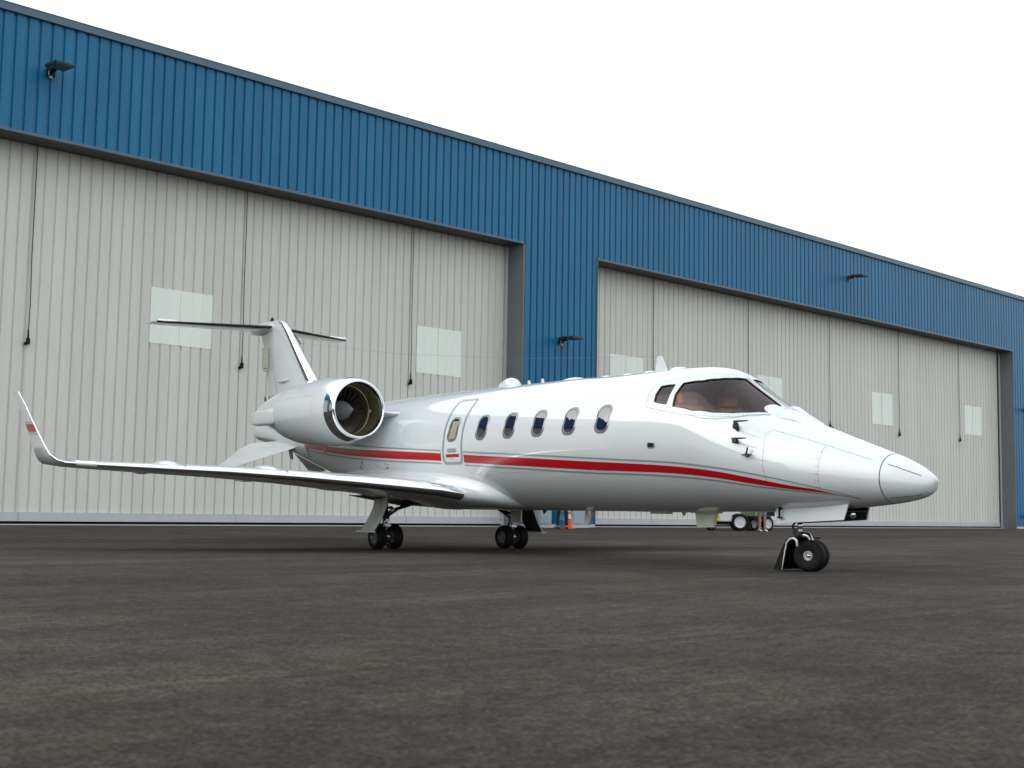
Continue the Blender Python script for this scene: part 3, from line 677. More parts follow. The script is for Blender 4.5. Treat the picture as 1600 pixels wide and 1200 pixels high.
for side in (1, -1):
    wp = MB(); wp.grid([section(y, lx, lz, c_, t_, side) for y, lx, lz, c_, t_ in WS], closev=True)
    wp.poly([p for p in section(*WS[0], side)]); wg = wp.build('wing', M['white'], jet, smooth=True, angle=50)
    q = MB(); q.grid([section(y, lx, lz, c_, t_, side, 0, LEs, .0025) for y, lx, lz, c_, t_ in WS[1:]]); q.build('leading_edge', M['chrome'], wg, smooth=True)
    # flap, aileron and underside seams
    q = MB()
    for (a, b, u) in ((1, 6, .74), (6, 8, .76)):
        for dz, sg in ((.0025, 1), (-.0025, -1)):
            tt = {1: .030, -1: -.022}[sg]
            q.grid([[(lx+(u+d)*c_, side*y, lz+tt*t_*c_+dz) for d in (-.004, .004)] for y, lx, lz, c_, t_ in WS[a:b+1]])
    q.build('flap_seam', M['seal'], wg)
    wl = MB(); n = len(WL)
    wl.grid([section(y, lx, lz, c_, .75-.02*i, side, ct) for i, (y, lx, lz, c_, ct) in enumerate(WL)], closev=True)
    wl.poly(section(WL[-1][0], WL[-1][1], WL[-1][2], WL[-1][3], .6, side, 80)); wlo = wl.build('winglet', M['white'], jet, smooth=True, angle=50)
    q = MB(); q.grid([section(y, lx, lz, c_, .75-.02*i, side, ct, LEs, .0025) for i, (y, lx, lz, c_, ct) in enumerate(WL)]); q.build('leading_edge', M['chrome'], wlo, smooth=True)
    # red flash with pinstripes on both winglet faces
    def wlp(z, u, face):
        zs = [a[2] for a in WL]; v = [float(np.interp(z, zs, [a[k] for a in WL])) for k in (0, 1, 3, 4)]
        t = np.interp(u, [p[0] for p in AF[:12]][::-1], [p[1] for p in AF[:12]][::-1])*.68*v[2]
        h = face*(t+.004); cn = math.radians(v[3]); return (v[1]+u*v[2], side*(v[0]-h*math.sin(cn)), z+h*math.cos(cn))
    for nm, m_, z0, z1 in (('red_flash', 'red', 1.635, 1.745), ('pinstripe', 'grey', 1.60, 1.615), ('pinstripe', 'grey', 1.765, 1.78)):
        q = MB()
        for face in (1, -1): q.grid([[wlp(z+.015*u, u, face) for z in (z0, z1)] for u in np.linspace(.08, .92, 8)])
        q.build(nm, M[m_], wlo)
    # tip light lens, stall fence, over-wing bumps, flap track fairings
    q = MB(); q.grid([section(y, lx, lz, c_, t_, side, 0, LEs, .006) for y, lx, lz, c_, t_ in [(5.93, 9.167, 1.174, 1.31, .86), (6.0, 9.19, 1.175, 1.29, .9), (6.18, 9.253, 1.184, 1.25, .86)]]); q.build('nav_light', M['panel'], wlo, smooth=True)
    for yy, wl_, xx, zz, hh in ((3.55, .95, 8.48, 1.13, .115), (4.9, .8, 8.93, 1.185, .095)):
        q = MB(); rows = []
        for i in range(15):
            f_ = i/14; a = math.sin(math.pi*f_)**.6
            rows.append([(xx+wl_*f_, side*(yy+.20*a*math.cos(t)), zz-.03+(hh+.03)*a*max(0, math.sin(t))) for t in np.linspace(0, math.pi, 9)])
        q.grid(rows); q.build('wing_fairing', M['white'], wg, smooth=True)
        q = MB(); q.prism([(xx-.10, side*(yy-.12), zz-.02), (xx+.35, side*(yy-.12), zz+.02), (xx+.3, side*(yy-.12), zz+.045), (xx-.06, side*(yy-.12), zz+.035)], (0, .006, 0)); q.build('wing_fence', M['grey'], wg)
    for yy in (2.2, 3.6, 5.1):
        c0 = .8*np.interp(yy, [a[0] for a in WS], [a[3] for a in WS]); x0 = float(np.interp(yy, [a[0] for a in WS], [a[1] for a in WS])+c0*.42); z0 = float(np.interp(yy, [a[0] for a in WS], [a[2] for a in WS]))-.045*c0
        q = MB(); rows = []
        for i in range(15):
            f_ = i/14; a = math.sin(math.pi*f_)**.6
            rows.append([(x0+.62*c0*f_, side*(yy+.045*a*math.cos(t)), z0+.03*f_-.032*a*max(0, math.sin(t))) for t in np.linspace(0, math.pi, 9)])
        q.grid(rows); q.build('flap_track', M['white'], wg, smooth=True)
    # wheel well under the wing root
    q = MB(); q.prism([(9.05, side*.75, .0), (9.75, side*.75, .0), (9.65, side*1.75, .0), (9.15, side*1.75, .0)], (0, 0, .008)); wo = q.build('wheel_well', M['dark'], wg)
    for v in wo.data.vertices: v.co.z += float(np.interp(abs(v.co.y), [.7, 1.8], [.685, .842]))
# ---------------- engines
for side in (1, -1):
    en = empty('engine', (11.4, side*1.5, 2.24), 0, jet)
    def eb(mb, nm, m_, pa=None, **k):
        o = mb.build(nm, m_, None, **k); o.parent = en; o.matrix_parent_inverse = Matrix.Translation((-11.4, -side*1.5, -2.24)); return o
    PO = [(10.07,.5285,0),(10.15,.54,-.002),(10.4,.56,-.005),(10.8,.572,-.005),(11.2,.563,0),(11.6,.535,.01),(12.0,.485,.025),(12.4,.41,.045),(12.8,.315,.07),(13.15,.225,.09),(13.35,.17,.10)]
    xs_ = np.linspace(10.07, 13.35, 40); K_ = [np.array(k) for k in zip(*PO)]
    q = MB(); q.lathe([(x, float(pch(np.array([x]), K_[0], K_[1])[0])) for x in xs_], (0, side*1.5, 2.235), 'x', 64, [float(np.interp(x, K_[0], K_[2])) for x in xs_]); eb(q, 'nacelle', M['white'], smooth=True)
    lip = [(10.075,.5295),(9.982,.516),(9.93,.505),(9.87,.488),(9.835,.470),(9.826,.455),(9.835,.441),(9.87,.430),(9.93,.424)]
    q = MB(); q.lathe(lip, (0, side*1.5, 2.235), 'x', 72); eb(q, 'intake_lip', M['chrome'], smooth=True)
    q = MB(); q.lathe([(9.93,.424),(10.1,.418),(10.25,.418),(10.26,.405),(10.34,.405),(10.35,.418),(10.6,.42)], (0, side*1.5, 2.235), 'x', 64); eb(q, 'intake_duct', M['duct'], smooth=True, angle=40)
    q = MB(); q.lathe([(10.40,.16),(10.46,.165),(10.462,.0)], (0, side*1.5, 2.24), 'x', 40); q.lathe([(10.04,.001),(10.055,.010),(10.2,.075),(10.32,.128),(10.40,.16)], (0, side*1.5, 2.24), 'x', 40); eb(q, 'spinner', M['spin'], smooth=True, angle=50)
    q = MB()
    for k in range(24):
        a = 2*math.pi*k/24; rows = []
        for r_ in np.linspace(.13, .412, 6):
            tw = math.radians(25+38*(r_-.13)/.28); ch_ = .055
            rows.append([(10.46+u*ch_*math.cos(tw), side*1.5+r_*math.cos(a)-u*ch_*math.sin(tw)*math.sin(a), 2.24+r_*math.sin(a)+u*ch_*math.sin(tw)*math.cos(a)) for u in (-1, 0, 1)])
        q.grid(rows)
    eb(q, 'fan', M['fan'], smooth=True)
    q = MB(); q.lathe([(10.56, .001), (10.56, .42)], (0, side*1.5, 2.24), 'x', 40); eb(q, 'fan_backing', M['panelk'])
    # thrust reverser actuator fairing, outboard
    q = MB(); rows = []
    for x, hy, hz, cy, cz in ((11.95, .03, .10, 1.93, 2.20), (12.05, .075, .145, 1.93, 2.19), (12.3, .08, .15, 1.91, 2.195), (12.8, .08, .145, 1.86, 2.20), (13.15, .06, .11, 1.82, 2.205), (13.25, .02, .06, 1.81, 2.21)):
        rows.append([(x, side*(cy+hy*math.copysign(abs(math.cos(t))**.6, math.cos(t))), cz+hz*math.copysign(abs(math.sin(t))**.6, math.sin(t))) for t in np.linspace(0, 2*math.pi, 25)[:-1]])
    q.grid(rows, closev=True); eb(q, 'reverser_fairing', M['white'], smooth=True, angle=40)
    q = MB()
    for x, r_ in ((11.75, .519), (10.42, .563)): q.lathe([(x, r_+.0012), (x+.004, r_+.0012)], (0, side*1.5, 2.235+.01), 'x', 64)
    q.grid([[(x, side*(1.5+(float(pch(np.array([x]), K_[0], K_[1])[0])+.002)*math.cos(t)), 2.235+float(np.interp(x, K_[0], K_[2]))+(float(pch(np.array([x]), K_[0], K_[1])[0])+.002)*math.sin(t)) for t in (.40, .407)] for x in np.linspace(10.5, 12.3, 20)])
    eb(q, 'cowl_seam', M['grey'])
    q = MB(); q.lathe([(13.3, .18), (13.32, .14), (13.0, .12)], (0, side*1.5, 2.335), 'x', 32); eb(q, 'exhaust', M['dark'], smooth=True)
    # pylon
    q = MB(); rows = []
    for y, x0, x1, z in ((.55, 9.7, 13.2, 2.19), (.85, 9.85, 13.1, 2.2), (1.1, 10.2, 12.9, 2.24)):
        rows.append([(x0+(x1-x0)*u, side*y, z+t*1.5) for u, t in AF])
    q.grid(rows, closev=True); q.build('engine_pylon', M['white'], jet, smooth=True, angle=50)
# red remove tag hanging under the starboard nacelle
q = MB(); q.box(10.93, 11.03, 1.49, 1.494, 1.535, 1.67); tago = q.build('warning_tag', M['red'], jet)
# ---------------- fin, rudder, tailplane
FS = [(2.35, 13.15, 3.05, .9), (2.6, 13.52, 2.80, .95), (2.9, 13.98, 2.42, 1.0), (3.12, 14.26, 2.17, 1.0), (3.6, 14.79, 1.78, .95), (4.0, 15.22, 1.48, .9), (4.25, 15.48, 1.36, .85), (4.40, 15.68, 1.30, .75), (4.47, 15.86, 1.18, .6), (4.505, 16.05, 1.0, .42), (4.52, 16.3, .7, .2)]
def fsec(z, lx, c_, t_, sub=AF, g_=0): return [(lx+u*c_-(g_*1.2 if u < .01 else 0), (t*t_*c_*(1.15 if t > 0 else 1.5)+math.copysign(g_, t or 1)), z) for u, t in sub]
q = MB(); q.grid([fsec(*a) for a in FS], closev=True); fin = q.build('tail_fin', M['white'], jet, smooth=True, angle=50)
q = MB(); q.grid([fsec(*a, LEs, .003) for a in FS[3:8]]); q.build('leading_edge', M['chrome'], fin, smooth=True)
for sg in (1, -1):
    q = MB(); q.grid([[(lx+u*c_, sg*(float(np.interp(u, [p[0] for p in AF[:12]][::-1], [p[1] for p in AF[:12]][::-1]))*t_*c_*1.5+.004), z) for u in (.058, .075, .092)] for z, lx, c_, t_ in FS[3:9]]); q.build('edge_band', M['seal'], fin, smooth=True)
q = MB()
for sg in (1, -1):
    q.grid([[(lx+(u)*c_, sg*.034*t_*c_*1.5*1.0+sg*.004, z) for u in (.72, .728)] for z, lx, c_, t_ in FS[1:7]])
q.build('rudder_hinge_line', M['grey'], fin)
q = MB(); q.box(16.36, 16.50, .05, .13, 3.52, 3.95); q.box(16.38, 16.48, .05, .11, 3.45, 3.51); q.build('rudder_actuator', M['creamp'], fin)
q = MB(); q.lathe([(15.1,.001),(15.2,.03),(15.4,.05),(15.6,.035),(15.75,.001)], (0, .13, 3.18), 'x', 16); q.build('fin_blister', M['white'], fin, smooth=True)
q = MB(); q.tube([(16.35, 0, 4.52), (16.35, 0, 4.60)], [.05, .015], 8); q.build('beacon', M['black'], fin)
# registration letters on the fin
def text(body, size, parent, loc, rot, m_, ext=.003):
    cu = bpy.data.curves.new('registration', 'FONT'); cu.body = body; cu.size = size; cu.extrude = ext
    t_ = bpy.data.objects.new('tmp_text', cu); SC.collection.objects.link(t_)
    dg = bpy.context.evaluated_depsgraph_get(); me = bpy.data.meshes.new_from_object(t_.evaluated_get(dg)); bpy.data.objects.remove(t_)
    me.materials.clear(); me.materials.append(m_)
    o = bpy.data.objects.new('registration', me); o.location = loc; o.rotation_euler = rot; link(o, parent); return o
text('N6', .36, fin, (16.28, .155, 2.66), (R(90), 0, R(180)), M['seal'])
HS = [(.02, 16.12, 1.12, 1.0), (.3, 16.25, 1.04, 1.0), (1.2, 16.66, .82, 1.0), (2.0, 17.02, .62, .95), (2.2, 17.13, .55, .7), (2.27, 17.22, .42, .4)]
for side in (1, -1):
    def hsec(y, lx, c_, t_, sub=AF, g_=0): return [(lx+u*c_-(g_*1.2 if u < .01 else 0), side*y, 4.365+.008*y+t*t_*c_*.9+math.copysign(g_, t or 1)) for u, t in sub]
    q = MB(); q.grid([hsec(*a) for a in HS], closev=True); q.poly(hsec(*HS[-1])); hp = q.build('tailplane', M['white'], jet, smooth=True, angle=50)
    q = MB(); q.grid([hsec(*a, LEs, .004) for a in HS[:-1]]); q.build('leading_edge', M['seal'], hp, smooth=True)
    q = MB(); q.hexa([(17.05, side*1.75, 4.40), (17.5, side*1.75, 4.39), (17.5, side*2.2, 4.39), (17.08, side*2.2, 4.40), (17.1, side*1.78, 4.445), (17.45, side*1.78, 4.42), (17.45, side*2.17, 4.42), (17.13, side*2.17, 4.445)]); q.build('elevator_horn', M['white'], hp)
q = MB(); q.lathe([(15.95,.001),(16.02,.05),(16.2,.10),(16.6,.12),(17.0,.10),(17.3,.05),(17.4,.001)], (0, 0, 4.36), 'x', 24); q.build('tail_bullet', M['white'], jet, smooth=True)
# ventral delta fins
for side in (1, -1):
    rows = []
    for y, z, x0, x1 in ((.38, 1.90, 13.35, 16.35), (.62, 1.755, 13.85, 16.42), (1.02, 1.40, 15.70, 16.50), (1.04, 1.385, 15.85, 16.50)):
        c_ = x1-x0; th_ = .016 if y < 1 else .01
        rows.append([(x0, side*y, z), (x0+.06*c_, side*(y+th_*.5), z+th_), (x0+.6*c_, side*(y+th_*.5), z+th_+.02), (x1, side*y, z+.03), (x0+.6*c_, side*(y-th_*.5), z-th_+.02), (x0+.06*c_, side*(y-th_*.5), z-th_)])
    q = MB(); q.grid(rows, closev=True); q.poly(rows[-1]); q.build('delta_fin', M['white'], jet)
    q = MB(); q.hexa([(14.3, side*.42, 1.55), (14.36, side*.42, 1.55), (14.36, side*.46, 1.55), (14.3, side*.46, 1.55), (14.2, side*.50, 1.75), (14.3, side*.50, 1.75), (14.3, side*.54, 1.75), (14.2, side*.54, 1.75)]); q.build('drain_mast', M['white'], jet)
# ---------------- dorsal and ventral antennas
def blister(nm, x0, x1, z0, h_, w_, sgn=1):
    q = MB(); rows = []
    for i in range(19):
        f_ = i/18; a = math.sin(math.pi*f_**.8)**.62 if 0 < f_ < 1 else 0
        rows.append([(x0+(x1-x0)*f_, w_*a*math.cos(t), z0-.03+(h_+.03)*a*math.sin(t)) for t in np.linspace(0, math.pi, 13)])
    q.grid(rows); return q.build(nm, M['white'], jet, smooth=True)
blister('antenna_fairing', 7.5, 8.1, 2.565, .135, .11)
blister('low_antenna', 5.9, 6.55, 2.555, .035, .12)
blister('low_antenna', 5.35, 5.58, 2.545, .02, .09); blister('low_antenna', 4.88, 5.12, 2.54, .02, .09); blister('low_antenna', 4.40, 4.72, 2.53, .035, .09)
blister('low_antenna', 3.80, 4.14, 2.53, .04, .16)
for x in (7.26, 6.92):
    q = MB(); q.prism([(x-.03, -.01, 2.55), (x+.04, -.01, 2.55), (x+.03, -.01, 2.625), (x, -.01, 2.625)], (0, .02, 0)); q.build('stub_antenna', M['white'], jet)
q = MB(); q.prism([(4.18, -.012, 2.52), (4.42, -.012, 2.52), (4.385, -.012, 2.745), (4.305, -.012, 2.745)], (0, .024, 0)); q.build('blade_antenna', M['white'], jet)
q = MB(); q.tube([(4.37, 0, 2.742), (7.5, 0, 2.98), (11, 0, 3.35), (15.0, 0, 3.92)], .0013, 5, False); q.build('wire_antenna', M['jamb'], jet)
q = MB(); q.tube([(14.98, 0, 3.90), (15.28, 0, 4.12)], .012, 6); q.build('wire_mount', M['black'], jet)
q = MB(); q.hexa([(3.30, -.02, .48), (3.60, -.02, .47), (3.60, .02, .47), (3.30, .02, .48), (3.27, -.03, .70), (3.63, -.03, .70), (3.63, .03, .70), (3.27, .03, .70)]); q.box(3.22, 3.68, -.06, .06, .655, .69); q.build('ventral_antenna', M['creamp'], jet)
q = MB(); q.hexa([(5.81, -.012, .455), (5.90, -.012, .455), (5.90, .012, .455), (5.81, .012, .455), (5.66, -.02, .68), (5.86, -.02, .68), (5.86, .02, .68), (5.66, .02, .68)]); q.build('ventral_antenna', M['creamp'], jet)
q = MB(); q.box(5.60, 5.68, .10, .14, .66, .74); q.prism([(5.59, .11, .73), (5.69, .11, .73), (5.65, .11, .60), (5.62, .11, .60)], (0, .02, 0)); q.build('drain_mast', M['white'], jet)
q = MB(); q.prism([(6.77, -.01, .67), (6.88, -.01, .67), (6.85, -.01, .60)], (0, .02, 0)); q.build('drain_mast', M['seal'], jet)
q = MB(); q.box(4.13, 4.45, -.05, .05, .635, .665); q.prism([(3.82, -.01, .665), (3.90, -.01, .665), (3.86, -.01, .61)], (0, .02, 0)); q.build('low_antenna', M['creamp'], jet)
# ---------------- landing gear
def wheel(parent, x, y, r_, w_, name='wheel', shift=(0, 0, 0), yaw=0, hub='alloy', rimr=1.0):
    o = empty(name, (x, y, r_), yaw, parent)
    h_ = w_/2
    tp = [(-h_*.78, r_*.56*rimr), (-h_*.98, r_*.70*min(1, rimr*1.15)), (-h_, r_*.82), (-h_*.86, r_*.93), (-h_*.6, r_*.985), (-h_*.36, r_*1.0), (-h_*.34, r_*.975), (-h_*.28, r_*.975), (-h_*.26, r_*1.0), (-h_*.04, r_*1.003), (-.003, r_*.98), (.003, r_*.98), (h_*.04, r_*1.003), (h_*.26, r_*1.0), (h_*.28, r_*.975), (h_*.34, r_*.975), (h_*.36, r_*1.0), (h_*.6, r_*.985), (h_*.86, r_*.93), (h_, r_*.82), (h_*.98, r_*.70*min(1, rimr*1.15)), (h_*.78, r_*.56*rimr)]
    q = MB(); q.lathe(tp, (0, 0, 0), 'y', 48); q.build('tyre', M['rubber'], o, smooth=True, angle=35)
    q = MB(); r0_ = r_; r_ = r_*rimr
    for s_ in (1, -1):
        q.lathe([(s_*h_*.76, r_*.565), (s_*h_*.84, r_*.54), (s_*h_*.74, r_*.49), (s_*h_*.5, r_*.45), (s_*h_*.45, r_*.22), (s_*h_*.62, r_*.2), (s_*h_*.66, r_*.12), (s_*h_*.66, .001)], (0, 0, 0), 'y', 36)
        for k in range(9):
            a = 2*math.pi*k/9; q.tube([(r_*.35*math.cos(a), s_*h_*.42, r_*.35*math.sin(a)), (r_*.35*math.cos(a), s_*h_*.56, r_*.35*math.sin(a))], r_*.035, 6)
    q.build('rim', M[hub], o, smooth=True, angle=35)
    return o
for side in (1, -1):
    mg = empty('main_gear', (9.35, side*1.235, 0), 0, jet)
    for dy in (-.15, .15): wheel(mg, 0, dy, .195, .16)
    q = MB(); q.tube([(0, 0, .24), (0, 0, .50)], .03, 14); q.build('oleo', M['chrome'], mg, smooth=True)
    q = MB(); q.tube([(0, -.20, .195), (0, .20, .195)], .028, 12); q.tube([(0, 0, .18), (0, 0, .28)], .045, 14); q.tube([(-.02, 0, .46), (-.05, side*.08, .88)], .05, 14); q.tube([(0, 0, .50), (.06, -side*.5, .80)], .022, 8)
    q.tube([(0, 0, .58), (0, -side*.62, .76)], .026, 8); q.tube([(.05, 0, .25), (.12, 0, .36), (.05, 0, .48)], .02, 8); q.build('strut', M['dark'], mg, smooth=True)
    q = MB()
    for k in range(10):
        a = 2*math.pi*k/10
        for dy in (-.045, .045): q.tube([(.10*math.cos(a), dy-.018, .195+.10*math.sin(a)), (.10*math.cos(a), dy+.018, .195+.10*math.sin(a))], .012, 6)
    q.lathe([(-.03, .085), (.03, .085)], (0, 0, .195), 'y', 24)
    q.build('brake_pack', M['steel'], mg)
    q = MB()
    for k in range(7):
        a = random.uniform(0, 6); q.tube([(-.04+.02*k, .02, .30+.03*k), (-.06+.02*k, -.02+.01*k, .36+.02*k), (-.03, .03, .46+.01*k)], .008, 6)
    q.box(-.07, -.02, -.05, .05, .36, .40); q.box(-.09, -.03, -.02, .04, .43, .48); q.build('hydraulic_line', M['steel'], mg)
    q = MB(); q.lathe([(-.10, .001), (-.10, .05), (-.09, .062), (-.03, .05), (.0, .03)], (-.02, side*-.02, .62), 'x', 24); q.build('landing_light', M['chrome'], mg, smooth=True)
    # outboard door plate on the leg
    q = MB(); o0, o1 = side*.17, side*.46
    P0 = [(-.24, o0-.02*side, .86), (.16, o0-.02*side, .86), (.16, o0, .86), (-.24, o0, .86)]
    rows = []
    for f_, xx0, xx1, yy in ((0, -.33, .06, .165), (.35, -.34, .055, .21), (.7, -.335, .065, .30), (1, -.33, .08, .42)):
        rows.append([(xx0+(xx1-xx0)*g_, side*(yy+.02*math.sin(math.pi*g_)), .86-.57*f_) for g_ in np.linspace(0, 1, 5)])
    q.grid(rows); do = q.build('gear_door', M['creamp'], mg, smooth=True)
    sm = do.modifiers.new('s', 'SOLIDIFY'); sm.thickness = .022
    q = MB(); q.grid([[(x_, y_-side*.03, z_) for x_, y_, z_ in r__] for r__ in rows]); q.build('door_lining', M['dark'], do)
    q = MB(); q.box(-.33, .12, side*.43-.05, side*.43+.05, .27, .29); q.build('door_lip', M['white'], do)
    q = MB(); q.box(-.42, -.12, .10, .124, .44, .66) if side < 0 else q.box(-.05, .02, -.06, .06, .60, .66); q.build('leg_plate', M['creamp'], mg)
ng = empty('nose_gear', (1.90, 0, 0), 0, jet)
axle = R(21)
nw = empty('axle_pivot', (0, 0, 0), axle, ng) if False else None
def rot(x, y): return (x*math.cos(axle)-y*math.sin(axle), x*math.sin(axle)+y*math.cos(axle))
for dy in (-.07, .07):
    x_, y_ = rot(-.14, dy); wheel(ng, x_, y_, .185, .13, 'wheel', yaw=axle, rimr=.55, hub='light')
q = MB()
a0 = Vector((*rot(-.15, -.14), .185)); a1 = Vector((*rot(-.15, .14), .185)); q.tube([a0, a1], .022, 10)
q.tube([(0, 0, .44), (0, 0, .62)], .032, 16); q.build('oleo', M['chrome'], ng, smooth=True)
q = MB(); q.tube([(0, 0, .40), (0, 0, .46)], .06, 16); e1 = Vector((*rot(-.10, 0), .41)); e2 = Vector((*rot(-.14, 0), .35)); e3 = Vector((*rot(-.15, 0), .19)); q.tube([(0, 0, .42), e1, e2, e3], [.045, .042, .036, .03], 14)
q.build('fork', M['steel'], ng, smooth=True)
q = MB(); q.lathe([(.395, .03), (.395, .058), (.43, .062), (.455, .058), (.455, .03)], (0, 0, 0), 'z', 20); q.box(.02, .07, -.05, .05, .42, .46); q.tube([(.05, 0, .44), (.12, 0, .52), (.03, 0, .60)], .014, 8); q.build('torque_link', M['dark'], ng)
# mud guard behind the wheels: black skirt with a pale rim
q = MB()
out_ = [(-.13, .395), (-.05, .405), (.03, .37), (.10, .27), (.18, .12), (.23, .012)]; inn_ = [(-.12, .375), (-.05, .385), (.0, .35), (.04, .24), (.075, .12), (.10, .012)]
for v0, v1 in ((.185, .20), (-.20, -.185)):
    for i in range(5): q.hexa([(out_[i][0], v0, out_[i][1]), (out_[i][0], v1, out_[i][1]), (inn_[i][0], v1, inn_[i][1]), (inn_[i][0], v0, inn_[i][1]), (out_[i+1][0], v0, out_[i+1][1]), (out_[i+1][0], v1, out_[i+1][1]), (inn_[i+1][0], v1, inn_[i+1][1]), (inn_[i+1][0], v0, inn_[i+1][1])])
q.grid([[(x, v, z) for v in (-.2, -.07, .07, .2)] for x, z in out_]); mgd = q.build('mud_guard', M['black'], ng)
q = MB(); q.tube([(x, .208, z) for x, z in [(-.14, .29), (-.135, .36), (-.09, .385), (-.03, .375), (.02, .33), (.045, .24), (.07, .13), (.095, .012)]], [.013, .015, .014, .012, .010, .008, .007, .006], 8); q.build('guard_rim', M['whitep'], mgd, smooth=True)
# nose gear bay doors and bay
for side in (1, -1):
    q = MB(); x0, x1 = (1.0, 2.075) if side > 0 else (1.04, 2.12)
    zt_ = lambda x: .765 if x > 1.8 else .80
    q.hexa([(x0+.06, side*.235, .607), (x1-.02, side*.235, .550), (x1-.02, side*.219, .550), (x0+.06, side*.219, .607), (x0, side*.215, .80), (x1, side*.215, .72), (x1, side*.199, .72), (x0, side*.199, .80)])
    do = q.build('nose_gear_door', M['white'], jet)
    q = MB(); q.hexa([(x0+.07, side*.217, .611), (x1-.04, side*.217, .556), (x1-.04, side*.212, .556), (x0+.07, side*.212, .611), (x0+.02, side*.197, .79), (x1-.03, side*.197, .71), (x1-.03, side*.192, .71), (x0+.02, side*.192, .79)]); q.build('door_lining', M['dark'], do)
q = MB(); q.box(1.06, 2.06, -.19, .19, .700, .712); q.box(1.65, 2.05, -.19, .19, .68, .70); q.build('gear_bay', M['panelk'], jet)
q = MB(); q.lathe([(-.02, .001), (-.02, .04), (.0, .05), (.03, .04)], (1.12, 0, .67), 'x', 16); q.build('taxi_light', M['chrome'], jet, smooth=True)
q = MB(); q.tube([(1.98, .235, .745), (1.98, .262, .70), (1.98, .262, .63)], .012, 8); q.box(1.94, 2.01, .255, .268, .61, .63); q.tube([(1.98, .23, .74), (1.98, .268, .74)], .026, 10); q.build('tow_latch', M['black'], jet)
q = MB()
for k in range(5): q.box(1.66+.045*k, 1.69+.045*k, .2125, .2245, .757, .775)
q.build('door_marking', M['dark'], jet)
